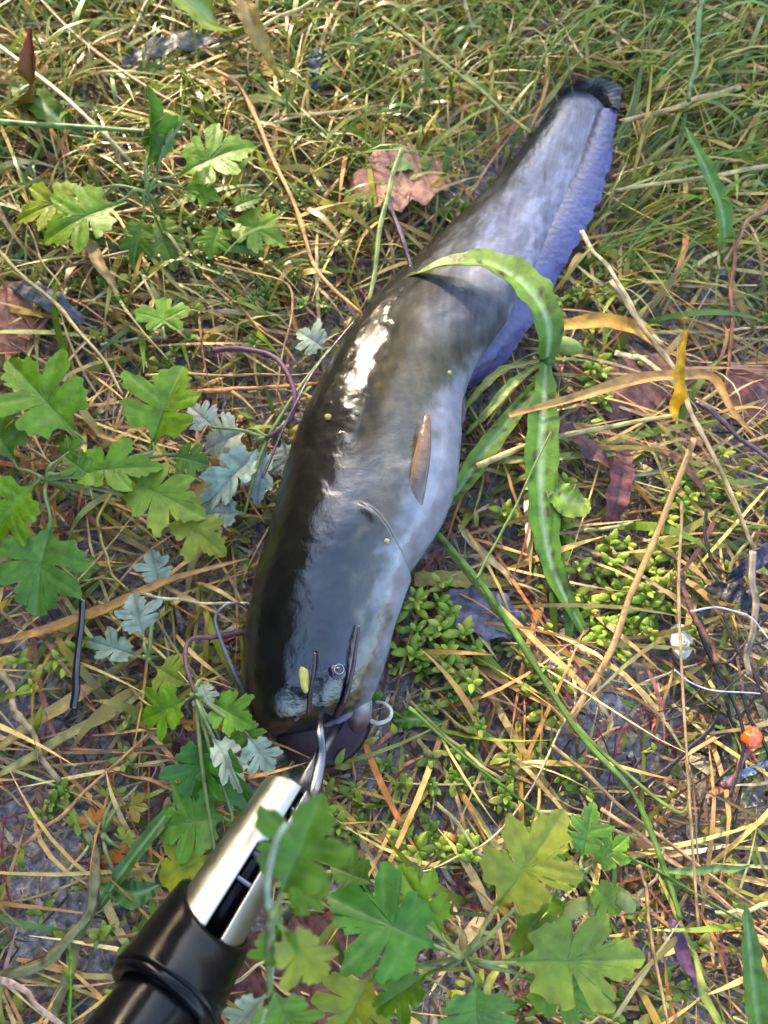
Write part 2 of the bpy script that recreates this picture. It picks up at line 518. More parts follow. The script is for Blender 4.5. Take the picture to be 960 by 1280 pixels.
fish = thing('catfish', 'dark wet catfish with pale belly lying stretched out on the weeds', 'fish', (Cs[220][0], Cs[220][1], 0))
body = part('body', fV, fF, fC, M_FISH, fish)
wet = body.data.attributes.new('Wet', 'FLOAT', 'POINT')
wv = np.ones(len(fV), np.float32)
wv[:NS * NA] = (1 - .72 * sstep(.40, .58, SS) * sstep(.22, .42, frac) - .2 * sstep(.7, .9, frac)).ravel()
rz = sstep(.40, .47, SS) * sstep(.85, .72, SS) * sstep(.04, .12, frac) * sstep(.62, .46, frac)
bd = sstep(.50, .60, fbm(SS * 110, frac * 30, 0, 111, 3)) * sstep(.16, .08, np.abs(frac - .29 + .05 * (noise(SS * 30, 0, 0, 113) - .5)))
wv[:NS * NA] = (wv[:NS * NA].reshape(NS, NA) * (1 - rz * (1 - (.10 + .8 * bd)))).ravel()
wv[NS * NA:] = .15
wv[NJAW:] = .12
wet.data.foreach_set('value', np.clip(wv, .1, 1))

def fish_z(px, py):                               # height of the fish's upper skin seen at a pixel
    q = np.hypot(PX - px, PY - py) + np.where(sa[None, :] > 0, 0, 1e4)
    i = np.unravel_index(np.argmin(q), q.shape)
    return float(V[i][2])
def on_fish(px, py, lift=0.0):
    return G(px, py, fish_z(px, py) + lift)

# eye: ball, silver ring, pupil
def disc_bits(px, py, lift, r, squash, n=28, rings=8):
    c = on_fish(px, py, lift)
    qq = np.hypot(PX - px, PY - py) + np.where(sa[None, :] > 0, 0, 1e4)
    W = Nv[np.unravel_index(np.argmin(qq), qq.shape)].copy()
    c = c - np.array((0, 0, 0.0))
    A = np.cross(W, (0, 1, 0)); A /= np.linalg.norm(A)
    B = np.cross(W, A)
    return c, W, A, B
ec, eW, eA, eB = disc_bits(422, 838, -.0022, 0, 0)
def dome(c, W, A, B, r, hgt, r0=0.0, n=32, rings=9):
    a = np.linspace(0, 2 * math.pi, n, endpoint=False)
    q = np.linspace(r0, 1, rings)
    V = c + (r * q)[:, None, None] * (np.cos(a)[None, :, None] * A + np.sin(a)[None, :, None] * B) + W * (hgt * np.sqrt(np.maximum(0, 1 - (.9 * q) ** 2)))[:, None, None]
    return V.reshape(-1, 3), grid_faces(rings, n, True)
eye = part('eye', *dome(ec, eW, eA, eB, .0052, .0034), np.array((.006, .007, .022)), M_GLOSS, fish)
ra = np.linspace(0, 2 * math.pi, 33)
rp = ec + eW * .0034 + .0024 * (np.cos(ra)[:, None] * eA + np.sin(ra)[:, None] * eB)
v, f = tube(rp, .00022, 8)
part('iris_ring', v, f, np.array((.22, .22, .19)), M_GLOSS, eye)
part('pupil', *dome(ec + eW * .0006, eW, eA, eB, .0022, .0032), np.array((.003, .003, .004)), M_GLOSS, eye)
for (px, py) in ((360, 855), (369, 896)):
    c, W, A, B = disc_bits(px, py, -.0008, 0, 0)
    part('nostril', *dome(c - np.array((0, 0, .0012)), np.array((0, 0, 1.0)), np.array((1.0, 0, 0)), np.array((0, 1.0, 0)), .0024, .0024, .35, 20, 6), np.array((.022, .022, .03)), M_FISHPLAIN, fish)

# fins
def fin(name, inner, outer, zi, zo, col, ncorr=40, th=.0012, m=None, rip=.0006, colin=(.07, .075, .11)):
    n, kk = 120, 9
    A = spline([G(*p, z) for p, z in zip(inner, np.broadcast_to(zi, len(inner)))], n)
    B = spline([G(*p, z) for p, z in zip(outer, np.broadcast_to(zo, len(outer)))], n)
    t = np.linspace(0, 1, kk)
    u = np.linspace(0, 1, n)
    P = A[:, None] * (1 - t)[None, :, None] + B[:, None] * t[None, :, None]
    rag = .10 * (noise(u * ncorr * 1.5, 0, 0, 63) - .5)
    P = P + (B - A)[:, None] * (t[None, :] ** 2 * rag[:, None])[..., None]
    cor = np.sin(u * 2 * math.pi * ncorr)[:, None] * rip * .12 * (0.3 + t)[None, :]
    P[:, :, 2] += cor + .0020 * np.sin(t * math.pi)[None, :]
    Q = P.copy()
    Q[:, :, 2] -= th * (1.05 - t)[None, :] + .0002
    cg = sstep(0, .55, t)[None, :, None]
    Cc = (np.array(colin)[None, None] * (1 - cg) + np.array(col)[None, None] * cg) * (0.9 + .06 * (np.sin(u * 2 * math.pi * ncorr) * .5 + .5)[:, None, None] + .4 * (t[None, :, None] - .5) + .5 * (fbm(u * 20, 0, 0, 88) - .5)[:, None, None])
    F = np.concatenate([grid_faces(n, kk), grid_faces(n, kk, off=n * kk)[:, ::-1]])
    return part(name, np.vstack([P.reshape(-1, 3), Q.reshape(-1, 3)]), F, np.vstack([Cc.reshape(-1, 3)] * 2), m or M_FIN, fish)
fin('anal_fin', [(574, 486), (594, 444), (622, 398), (648, 347), (669, 301), (691, 257), (714, 213), (731, 168), (740, 138)],
    [(588, 486), (626, 458), (662, 408), (696, 352), (722, 304), (744, 262), (760, 214), (768, 170), (771, 138)],
    [.030, .029, .027, .023, .0175, .012, .0088, .0068, .0052], [.016, .016, .015, .013, .010, .008, .007, .0065, .006], (.05, .052, .19), 46)
fin('tail_fin', [(700, 118), (712, 112), (728, 112), (745, 122), (757, 134)], [(710, 108), (733, 99), (756, 99), (776, 110), (774, 138)],
    [.006] * 5, [.010, .013, .014, .012, .008], (.014, .014, .018), 16, colin=(.03, .03, .034))
# pectoral fin: a stout spine with folded rays
z0 = [fish_z(*p) for p in ((520, 642), (524, 600), (529, 560), (533, 522))]
PF = spline([G(518, 648, z0[0] - .006), G(523, 602, z0[1] + .0012), G(529, 562, z0[2] + .005), G(534, 520, z0[3] + .006)], 30)
PF[:, 2] += .0012
v, F = tube(PF, .0042 * np.sin(np.linspace(.45, 3.0, 30)) ** .7 + .0003, 14, .42)
fc = np.tile(np.interp(np.arange(14), [0, 3, 7, 10, 14], [.75, .95, 1.35, 1.1, .75]), 30) * (.7 + .6 * fbm(np.repeat(np.linspace(0, 1, 30), 14) * 9, np.tile(np.arange(14), 30) * 1.3, 0, 52))
pale = np.repeat(np.linspace(1, 0, 30), 14)[:, None] ** 1.5
part('pectoral_fin', v, F, (np.array((.17, .085, .035)) * (1 - pale) + np.array((.20, .165, .16)) * pale) * fc[:, None], M_FIN, fish)
PV = spline([G(560, 552, .036), G(572, 530, .036), G(575, 505, .034), G(572, 486, .032)], 24)
v, F, vv, nb = ribbon(PV, .0055 * np.sin(np.linspace(.35, 3.0, 24)) + .0003, .2, .9, .001)
part('pelvic_fin', v, F, np.array((.36, .28, .31)) * (1.1 - .4 * vv)[:, None], M_FIN, fish)
# barbels
def barbel(pts, r0, r1, col):
    P = spline(pts, 36)
    v, F = tube(P, np.linspace(r0, r1, 36), 9)
    part('barbel', v, F, np.array(col), M_BARB, fish)
barbel([on_fish(386, 893, .0005), on_fish(388, 862, .003), on_fish(392, 838, .004), on_fish(394, 816, .003)], .0015, .0007, (.045, .022, .024))
barbel([on_fish(420, 896, .001), on_fish(432, 872, .003), on_fish(441, 835, .004), on_fish(445, 808, .004), on_fish(449, 782, .003)], .0016, .0006, (.04, .022, .03))
barbel([G(306, 868, .026), G(292, 840, .034), G(276, 800, .036), G(269, 774, .036), G(280, 758, .036), G(297, 754, .034), G(312, 762, .028)], .0014, .0006, (.10, .09, .11))
barbel([G(458, 898, .012), G(472, 904, .018), G(486, 899, .020), G(489, 888, .020), G(480, 879, .018), G(470, 877, .014)], .0013, .0007, (.50, .52, .48))

# grains stuck to the skin
def bead(px, py, r, col, label, cat='seed', long=1.0, azim=0.0, name='seed', zc=None, group=None, m=None):
    c = on_fish(px, py, r * .25) if zc is None else G(px, py, zc)
    v, f = ellipsoid(c, r * long, r, r * .7, (math.cos(azim), math.sin(azim), 0), 18, 12)
    v = v + (fbm(v[:, 0] * 500, v[:, 1] * 500, v[:, 2] * 500, 4)[:, None] - .5) * r * .5
    return lone(name, v, f, np.array(col), m or M_LEAF, label, cat, group)
bead(380, 846, .0024, (.46, .48, .14), 'flat yellow-green husk stuck on the catfish head beside its eye', 'husk', 3.6, R(98), 'husk')
bead(410, 521, .0020, (.42, .36, .10), 'round yellow seed stuck on the black skin of the catfish nape')
bead(446, 516, .0015, (.30, .30, .12), 'small dull olive seed in the glossy streak on the catfish back')
bead(484, 676, .0015, (.46, .40, .16), 'small yellow seed in the gill cover fold of the catfish')
bead(562, 466, .0014, (.34, .36, .08), 'small yellow-green seed on the pale flank of the catfish')
bead(444, 852, .0011, (.50, .36, .22), 'tiny pinkish seed just behind the catfish eye')

# ------------------------------------------------------------------ the lip gripper
gF, gN = DP(362, 993, .362), DP(269, 1142, .316)
Ax = (gF - gN) / np.linalg.norm(gF - gN)         # towards the fish
vw = CP - (gF + gN) / 2
Nf = vw - Ax * (vw @ Ax); Nf /= np.linalg.norm(Nf)
Sx = np.cross(Ax, Nf)                            # to the right of the picture
if Sx[0] < 0: Sx = -Sx
Lb = np.linalg.norm(gF - gN)
RB, RH = .0140, .0190
def cyl(t, a, r):                                # t metres from the collar towards the fish, a angle from the facing line
    return gN + Ax * t[..., None] + (Nf * np.cos(a)[..., None] + Sx * np.sin(a)[..., None]) * r[..., None]
grip = thing('fish_gripper', 'fish lip gripper with silver slotted barrel and black handle biting the catfish mouth', 'fish gripper', tuple(gN))
def shell(name, ts, rad, thick, m, cut=None, tshift=None, na=144, parent=None):
    ts = np.asarray(ts)
    a = np.linspace(-math.pi, math.pi, na, endpoint=False)
    T, A = np.meshgrid(ts, a, indexing='ij')
    Rr = np.broadcast_to(np.interp(ts, *rad)[:, None] if isinstance(rad, tuple) else np.full((len(ts), 1), rad), T.shape)
    T2 = T + (tshift(T, A) if tshift else 0)
    Vo = cyl(T2, A, Rr)
    Vi = cyl(T2, A, Rr - thick)
    F = grid_faces(len(ts), na, True)
    keep = np.ones(len(F), bool)
    if cut is not None:
        ii, jj = np.divmod(F[:, 0], na)
        keep = ~cut((T[ii, jj] + T[ii + 1, jj]) / 2, A[ii, jj] + math.pi / na)
    n = len(ts) * na
    Fk = F[keep]
    faces = [Fk, Fk[:, ::-1] + n]
    # rim faces: edges used once
    e = {}
    for q in Fk:
        for x, y in zip(q, np.roll(q, -1)):
            e[(int(x), int(y))] = 1
    rim = [(x, y) for (x, y) in e if (y, x) not in e]
    faces.append(np.array([(y, x, x + n, y + n) for x, y in rim], np.int32).reshape(-1, 4))
    return part(name, np.vstack([Vo.reshape(-1, 3), Vi.reshape(-1, 3)]), np.concatenate(faces).astype(np.int32), None, m, parent or grip)
def barrel_cut(t, a):
    d = np.degrees(a)
    slot = (d > 13) & (d < 24) & (t > .026)
    hw = np.minimum(1, np.sqrt(np.maximum(0, 1 - ((t - .024) / .006).clip(0, 1) ** 2)))
    win = (np.abs(d - 12) < 15 * hw) & (t < .030)
    mid = (d > 15) & (d < 22) & (t > .02)
    return slot | win | mid
shell('barrel', np.linspace(-.012, Lb, 90), (np.array([-.02, Lb - .0012, Lb]), np.array([RB + .0018, RB - .0008, RB - .0016])), .0016, M_BARREL, barrel_cut)
def rod(name, P, r, m, parent=None, sides=14, flat=1.0):
    P = np.asarray(P, float)
    if len(P) == 2: P = spline(P, 4)
    v, f = tube(P, r, sides, flat)
    return part(name, v, f, None, m, parent or grip)
cen = lambda t, s=0, n=0: gN + Ax * t + Sx * s + Nf * n
rod('plunger', [cen(-.01, .001, .001), cen(.040, .002, .001), cen(.060, .003, .001)], .0070, M_BLACK)
rod('pin', [cen(.012, -.004, .0102), cen(.012, .010, .0098)], .0013, M_STEEL, sides=10)
rod('pin', [cen(.024, -.003, .0095), cen(.024, .010, .0095)], .0016, M_DARK, sides=10)
# collar and handle, lathed, with the dished front edge of the photo
dish = lambda T, A: -.0125 * np.cos(A - .25) * sstep(-.035, 0, T) - .001 * np.cos(2 * A) * sstep(-.03, 0, T)
shell('handle_collar', np.concatenate([np.linspace(-.033, -.004, 22), [-.002, -.0008, 0]]), (np.array([-.06, -.034, -.031, -.004, -.001, 0]), np.array([RH + .0032, RH + .0030, RH + .0028, RH, RH - .0004, RH - .0014])), .0026, M_BLACK, None, dish)
shell('handle_ring', np.array([-.0365, -.0358, -.0325, -.0318]), (np.array([-.0365, -.0358, -.0325, -.0318]), np.array([RH + .0010, RH + .0022, RH + .0022, RH + .0010])), .006, M_BLACK)
hs = np.linspace(-.150, -.032, 60)
hr = RH - .0030 + .0022 * np.sin((hs + .032) * 60) ** 2
shell('handle', hs, (hs, hr), .009, M_BLACK)
# jaws
j1 = spline([cen(.040, .006, .004), cen(Lb - .004, .0072, .006), DP(379, 984, .374), DP(396, 951, .388), DP(414, 920, .404), on_fish(428, 900, -.004)], 40)
rod('jaw', j1, .0031 * np.interp(np.linspace(0, 1, 40), [0, .4, .8, 1], [1.1, 1.15, .9, .55]), M_STEEL, flat=.55)
j2 = spline([cen(.045, .0105, .003), cen(Lb - .002, .0105, .004), DP(394, 985, .368), DP(401, 945, .378), DP(400, 915, .382), on_fish(403, 884, .003)], 40)
rod('jaw', j2, .0028 * np.interp(np.linspace(0, 1, 40), [0, .4, .8, 1], [1.1, 1.1, .8, .35]), M_STEEL, flat=.6)
rod('jaw_pivot', [cen(Lb - .010, .0020, .0085), cen(Lb - .010, .0125, .0075)], .0012, M_STEEL, sides=10)

# ------------------------------------------------------------------ leaves
def px_frame(base, tip, zb, zt):
    return G(*base, zb), G(*tip, zt)
LOB = [(0, 1.12, .30), (.66, 1.0, .27), (-.66, 1.0, .27), (1.36, .80, .26), (-1.36, .80, .26)]
def lobed_leaf(B, T, w, col, under=SILVER, lobes=LOB, droop=.12, fold=.25, flip=False, roll=0.0, depthf=.40, seed=0, yell=0.0, pet=.0, teeth=.13):
    """toothed, deeply lobed leaf from base B to tip T, total width w"""
    B, T = np.asarray(B, float), np.asarray(T, float)
    L = np.linalg.norm(T - B)
    X1 = (T - B) / L
    Y1 = np.cross((0, 0, 1.0), X1); Y1 /= np.linalg.norm(Y1) + 1e-9
    Z1 = np.cross(X1, Y1)
    c, s = math.cos(roll), math.sin(roll)
    Y1, Z1 = Y1 * c + Z1 * s, Z1 * c - Y1 * s
    rr = random.Random(seed * 13 + 5)
    nr = 8
    if lobes is LOB:
        half = [(1.0, 0), (.94, .085), (.885, .085), (.86, .165), (.80, .145), (.775, .19), (.640, .085), (.73, .25), (.71, .30), (.73, .39), (.66, .40), (.61, .36), (.56, .37), (.50, .24),
                (.455, .065), (.465, .23), (.455, .32), (.39, .35), (.36, .29), (.29, .31), (.26, .245), (.18, .21), (.24, .10), (.17, .035), (.04, .018), (0, 0)]
        sides = []
        for sg in (1, -1):
            g1, g2, g3 = rr.uniform(.82, 1.12), rr.uniform(.82, 1.12), rr.uniform(.9, 1.1)
            hp = []
            for (hx, hy) in half:
                g = g3 if hx > .74 else (g2 if hx > .48 else g1)
                hp.append((hx + rr.uniform(-.012, .012) * (0 < hx < 1), sg * hy * g * rr.uniform(.95, 1.05)))
            sides.append(hp)
        poly = np.array(sides[0] + sides[1][::-1][1:-1])
        ctr = .45
        cen2 = np.array((ctr, 0.0))
        if depthf < .38:                          # shallower lobes
            r0 = np.hypot(*(poly - cen2).T)
            rs = np.array([max(r0[(k + d) % len(r0)] for d in (-2, -1, 0, 1, 2)) for k in range(len(r0))])
            bl_ = np.where(poly[:, 0] < .2, 0, .06)
            poly = cen2 + (poly - cen2) * ((r0 * (1 - bl_) + rs * bl_) / np.maximum(r0, 1e-6))[:, None]
        vtips = [(1.0, 0), (.70, .36), (.70, -.36), (.38, .32), (.38, -.32), (0, 0)]
        vroot = [(ctr, 0), (.52, 0), (.52, 0), (.32, 0), (.32, 0), (ctr, 0)]
    else:
        th = np.linspace(-math.pi, math.pi, 84, endpoint=False)
        rad = np.full(84, .12)
        for a, l, ww in lobes:
            d = (th - a + math.pi) % (2 * math.pi) - math.pi
            rad = np.maximum(rad, l * rr.uniform(.9, 1.08) * np.clip(1 - (np.abs(d) / (ww * 1.5)) ** 3, .25, 1) * (1 + .05 * np.cos(d * 18)))
        ctr = .40
        cen2 = np.array((ctr, 0.0))
        poly = cen2 + np.stack([rad * np.cos(th) * np.where(np.cos(th) > 0, 1 - ctr, ctr), rad * np.sin(th) * .5], -1)
        vtips = [(ctr + .5 * l * math.cos(a), .42 * l * math.sin(a)) for a, l, ww in lobes]
        vroot = [(ctr, 0)] * len(lobes)
    # cut the corners once, then put extra points on the edges
    nx_ = np.roll(poly, -1, axis=0)
    poly = np.stack([poly * .8 + nx_ * .2, poly * .2 + nx_ * .8], 1).reshape(-1, 2)
    nx_ = np.roll(poly, -1, axis=0)
    poly = np.stack([poly, (poly + nx_) / 2 + rng.normal(0, .003, poly.shape)], 1).reshape(-1, 2)
    na = len(poly)
    q = np.linspace(0, 1, nr) ** .8
    q[0] = .02
    xy_ = cen2 + q[:, None, None] * (poly - cen2)[None]
    vd = np.full(xy_.shape[:2], 9.0)
    for (tx, ty), (bx, by) in zip(vtips, vroot):
        dx, dy = tx - bx, ty - by
        tt = np.clip(((xy_[..., 0] - bx) * dx + (xy_[..., 1] - by) * dy) / (dx * dx + dy * dy + 1e-9), 0, 1)
        vd = np.minimum(vd, np.hypot(xy_[..., 0] - bx - tt * dx, xy_[..., 1] - by - tt * dy))
    vein2 = np.exp(-(vd / .022) ** 2)
    x = xy_[..., 0] * L
    y = xy_[..., 1] * (w / 2 / np.abs(poly[:, 1]).max())
    rn = np.hypot((x - ctr * L) / L, y / L)
    z = fold * np.abs(y) - droop * L * (rn / .6) ** 2 + .035 * L * (fbm(x / L * 5 + seed, y / L * 5, 0, 13) - .5) - .010 * L * vein2
    z = z - z[0, 0] * 0 
    P = B + X1 * x[..., None] + Y1 * y[..., None] + Z1 * z[..., None]
    Pb = P - Z1 * .00035
    cv = vein2[..., None]
    nz = fbm(x / L * 6 + seed, y / L * 6, 0, 15)[..., None]
    ct = np.array(col)[None, None] * np.array((1.15, 1.0, .6)) * (.72 + .56 * nz)
    ct = ct * (1 - .32 * cv) + np.array((.20, .32, .08)) * .32 * cv
    ye = np.clip(yell * (.3 + 1.4 * np.broadcast_to(q[:, None, None], ct.shape[:2] + (1,)) * nz * 1.4), 0, 1)
    ct = ct * (1 - ye) + np.array((.34, .33, .035)) * ye
    cb = np.array(under)[None, None] * (.8 + .4 * nz) * (1 - .2 * cv)
    cb = cb * np.array((1.04, 1.0, .84))
    if flip:
        ct, cb = cb, ct
    F = grid_faces(nr, na, True)
    n = na * nr
    return np.vstack([P.reshape(-1, 3), Pb.reshape(-1, 3)]), np.concatenate([F, F[:, ::-1] + n]), np.vstack([ct.reshape(-1, 3), cb.reshape(-1, 3)])

def lobed_plant(name, label, cat, centre, zc, leaves, stemcol=(.20, .24, .08), group=None, stem=None, stem_r=.0016):
    """leaves: (base px, tip px, width px, z base, z tip, options)"""
    c = G(*centre, zc)
    g0 = np.array((c[0], c[1], float(gz(c[0], c[1]))))
    t = thing(name, label, cat, tuple(g0), group)
    P = spline([g0, (g0 * .5 + c * .5) + np.array((.003, .002, 0)), c], 10) if stem is None else spline([G(*p, z) for p, z in stem], 28)
    v, f = tube(P, np.linspace(stem_r * 1.1, stem_r * .8, len(P)), 8)
    part('stem', v, f, np.array(stemcol), M_LEAF, t)
    for i, (b, tp, w, zb, zt, op) in enumerate(leaves):
        B, T = G(*b, zb), G(*tp, zt)
        op = dict(op)
        T = B + (T - B) * 1.10
        w = w * 1.08
        pcol = op.pop('petcol', (.24, .30, .10))
        pfrom = op.pop('pfrom', None)
        op.setdefault('col', vary((.09, .21, .012), .2))
        op.setdefault('seed', hash((label, i)) % 1 + i * 3 + len(label))
        k = depth_of((B + T) / 2) / FPX
        v, f, cc = lobed_leaf(B, T, w * k, **op)
        lf = part('leaf', v, f, cc, M_LEAF, t)
        Q = c if pfrom is None else G(*pfrom[0], pfrom[1])
        mid = B + (T - B) * .12
        bow = (Q + B) / 2 + np.array((0, 0, .004))
        pp = spline([Q, bow, B + np.array((0, 0, -.0006)), mid + np.array((0, 0, -.0009))], 16)
        v, f = tube(pp, np.linspace(.0012, .0006, 16), 7)
        part('petiole', v, f, np.array(pcol), M_LEAF, lf)
    return t

D = dict
GL, GY, GD = (.115, .265, .007), (.23, .32, .008), (.065, .155, .006)
lobed_plant('mugwort', 'upright mugwort sprig with a silver-backed folded top leaf beside the pale straw', 'weed', (183, 240), .045, [
    ((158, 246), (58, 292), 92, .045, .040, D(col=GL, yell=.15)), ((120, 236), (22, 268), 70, .036, .030, D(col=GY, yell=.2)),
    ((188, 215), (190, 118), 46, .050, .085, D(col=GL, fold=1.1, roll=1.2)), ((190, 222), (226, 146), 48, .050, .070, D(col=GL, fold=.8, roll=-.5)),
    ((213, 220), (308, 178), 84, .050, .058, D(col=GL, yell=.1)), ((222, 232), (272, 246), 40, .046, .040, D(col=GL)),
    ((180, 262), (166, 330), 44, .034, .022, D(col=GD)), ((190, 262), (215, 330), 48, .030, .020, D(col=GD, yell=.2)),
    ((186, 190), (196, 150), 34, .060, .078, D(flip=True, fold=.6, roll=-.9))])
lobed_plant('mugwort', 'low mugwort shoot with yellow-edged leaves under the orange stalk', 'weed', (272, 268), .030, [
    ((280, 268), (352, 300), 62, .030, .026, D(col=GL, yell=.35)), ((276, 275), (262, 318), 48, .028, .022, D(col=GL, yell=.1)),
    ((284, 262), (322, 246), 34, .032, .034, D(col=GD)), ((285, 282), (310, 312), 34, .024, .020, D(col=GD))])
lobed_plant('mugwort', 'large deep green mugwort rosette with broad toothed leaves above the orange dry blade', 'weed', (58, 600), .045, [
    ((104, 552), (12, 452), 112, .052, .060, D(col=GL)), ((186, 566), (222, 462), 112, .050, .058, D(col=GL, fold=.5, yell=.12)),
    ((70, 592), (190, 580), 72, .052, .052, D(col=GL)), ((145, 590), (246, 640), 96, .046, .040, D(col=GL, yell=.35)),
    ((62, 645), (42, 762), 118, .046, .030, D(col=(.09, .23, .045))), ((48, 598), (-14, 668), 92, .050, .042, D(col=GL)),
    ((22, 585), (-26, 500), 84, .044, .048, D(col=GD)), ((205, 632), (276, 688), 70, .036, .028, D(col=GY, yell=.5)),
    ((72, 575), (98, 552), 34, .050, .056, D(col=GD)), ((210, 568), (258, 580), 50, .036, .030, D(col=GD)), ((120, 600), (80, 570), 40, .05, .055, D(col=GD))])
lobed_plant('mugwort', 'purple-stemmed mugwort bent over with pale silver leaf undersides beside the catfish', 'weed', (334, 548), .035, [
    ((334, 548), (252, 634), 52, .036, .022, D(flip=True, fold=.5, under=(.42, .52, .46), col=GD)), ((334, 548), (320, 626), 40, .036, .024, D(flip=True, fold=.6, under=(.40, .50, .48), col=GD)),
    ((312, 536), (258, 560), 84, .028, .020, D(flip=True, under=(.36, .40, .36), col=GD)), ((268, 534), (238, 508), 46, .030, .032, D(flip=True, under=(.36, .40, .36), col=GD)),
    ((318, 556), (296, 600), 44, .030, .022, D(col=GD)), ((352, 545), (364, 598), 46, .024, .018, D(flip=True, under=(.42, .46, .42), col=GD)),
    ((306, 640), (256, 642), 44, .024, .022, D(flip=True, col=GL)), ((410, 438), (374, 414), 56, .024, .028, D(flip=True, under=(.34, .42, .36), col=GD))],
    stemcol=(.17, .085, .13), stem=[((268, 438), .020), ((300, 436), .028), ((345, 448), .038), ((368, 490), .042), ((362, 525), .040), ((334, 548), .035)], stem_r=.0016)
lobed_plant('mugwort', 'small mugwort with a silvery star-shaped leaf beside the thin purple stem', 'weed', (186, 822), .026, [
    ((180, 800), (166, 746), 66, .028, .032, D(flip=True, under=(.28, .37, .33), col=GD)), ((178, 822), (112, 800), 44, .026, .022, D(flip=True, under=(.24, .34, .27), col=GD)),
    ((192, 832), (226, 852), 60, .022, .018, D(col=GY, yell=.3)), ((200, 736), (188, 690), 46, .024, .028, D(flip=True, under=(.30, .38, .32), col=GD))])
lobed_plant('mugwort', 'drooping mugwort shoot with white-edged leaves between catfish chin and silver barrel', 'weed', (244, 868), .050, [
    ((238, 872), (178, 900), 66, .050, .040, D(col=GL)), ((256, 872), (312, 906), 62, .050, .044, D(col=GL, fold=.4)),
    ((262, 912), (236, 1000), 84, .046, .030, D(col=(.045, .20, .022), fold=.5)), ((270, 915), (304, 1008), 84, .046, .030, D(col=(.05, .21, .025), fold=.7, roll=.5)),
    ((262, 912), (302, 985), 40, .050, .040, D(flip=True, under=(.46, .52, .42), col=GL, fold=.4, roll=-.5)), ((306, 915), (340, 962), 46, .040, .026, D(flip=True, under=(.40, .50, .42), col=GL, fold=.5)),
    ((296, 900), (318, 935), 44, .040, .034, D(col=GL)), ((250, 850), (262, 882), 36, .052, .050, D(flip=True, under=(.42, .48, .38), col=GL)),
    ((290, 1020), (200, 1034), 96, .028, .026, D(col=(.085, .25, .035), depthf=.3)), ((268, 1068), (202, 1098), 84, .026, .022, D(col=GY, yell=.4)),
    ((290, 1010), (330, 1030), 60, .02, .02, D(col=GD))],
    stemcol=(.16, .085, .10), stem=[((310, 790), .020), ((270, 796), .034), ((238, 800), .040), ((232, 828), .046), ((244, 868), .050)], stem_r=.0013)
lobed_plant('mugwort', 'mugwort leaf cluster on a white curved stalk leaning over the silver barrel', 'weed', (338, 1150), .200, [
    ((346, 1132), (398, 1006), 126, .205, .215, D(col=(.065, .215, .022), yell=.12, depthf=.25, droop=.05)), ((345, 1152), (404, 1228), 80, .19, .17, D(col=GY, yell=.5, depthf=.3)),
    ((350, 1150), (344, 1216), 70, .19, .17, D(col=GL, depthf=.3)), ((352, 1138), (408, 1106), 44, .20, .20, D(col=GL, depthf=.3)),
    ((338, 1236), (372, 1300), 92, .13, .11, D(col=GL, depthf=.3)), ((336, 1240), (285, 1296), 52, .13, .11, D(flip=True, under=(.42, .48, .34), col=GL))],
    stemcol=(.34, .42, .28), stem=[((345, 1290), .02), ((338, 1240), .12), ((340, 1190), .17), ((338, 1150), .2), ((334, 1105), .212), ((345, 1052), .217), ((358, 1030), .218)], stem_r=.0011)
lobed_plant('mugwort', 'spreading mugwort with a yellow upright leaf and a red-spotted leaf in bottom weeds', 'weed', (580, 1196), .085, [
    ((560, 1190), (424, 1128), 134, .090, .095, D(col=(.055, .195, .02), depthf=.35)), ((560, 1180), (500, 1088), 70, .088, .085, D(col=GL, depthf=.4)),
    ((610, 1150), (700, 1026), 112, .095, .105, D(col=(.20, .31, .02), yell=.55)), ((640, 1140), (690, 1180), 78, .085, .070, D(col=GL, yell=.2)),
    ((622, 1204), (800, 1200), 104, .090, .080, D(col=(.09, .23, .02), yell=.35, depthf=.4)), ((640, 1215), (755, 1262), 70, .082, .070, D(col=GL)),
    ((594, 1225), (596, 1300), 100, .085, .075, D(col=(.085, .23, .03), depthf=.3)), ((470, 1212), (420, 1300), 96, .06, .05, D(col=GY, yell=.3, depthf=.3)),
    ((540, 1215), (470, 1262), 66, .07, .06, D(col=GL)), ((470, 1105), (418, 1085), 66, .080, .082, D(col=GD, depthf=.3))],
    stemcol=(.26, .22, .12), stem_r=.0022)
lobed_plant('mugwort', 'green mugwort leaves behind the yellow upright leaf beside green pods', 'weed', (722, 1090), .040, [
    ((715, 1085), (660, 1040), 62, .045, .045, D(col=GL, yell=.2)), ((726, 1080), (742, 1010), 56, .045, .05, D(col=(.09, .24, .04))), ((735, 1085), (784, 1048), 48, .042, .042, D(col=GL)),
    ((735, 1100), (775, 1140), 52, .036, .03, D(col=GL, yell=.2)), ((700, 1110), (670, 1150), 52, .034, .03, D(col=GL))])
CLV = [(0, .9, .5), (1.25, .9, .5), (-1.25, .9, .5), (2.3, .75, .42), (-2.3, .75, .42)]
lobed_plant('ivy_clover', 'single round scalloped leaf glowing lime among the short weeds', 'weed', (206, 405), .016, [
    ((206, 424), (204, 370), 66, .024, .026, D(col=(.14, .30, .02), lobes=CLV, depthf=.6, under=(.2, .3, .08), droop=.06))])
SMALLOB = [(0, .95, .36), (.9, .9, .36), (-.9, .9, .36), (1.8, .7, .32), (-1.8, .7, .32)]
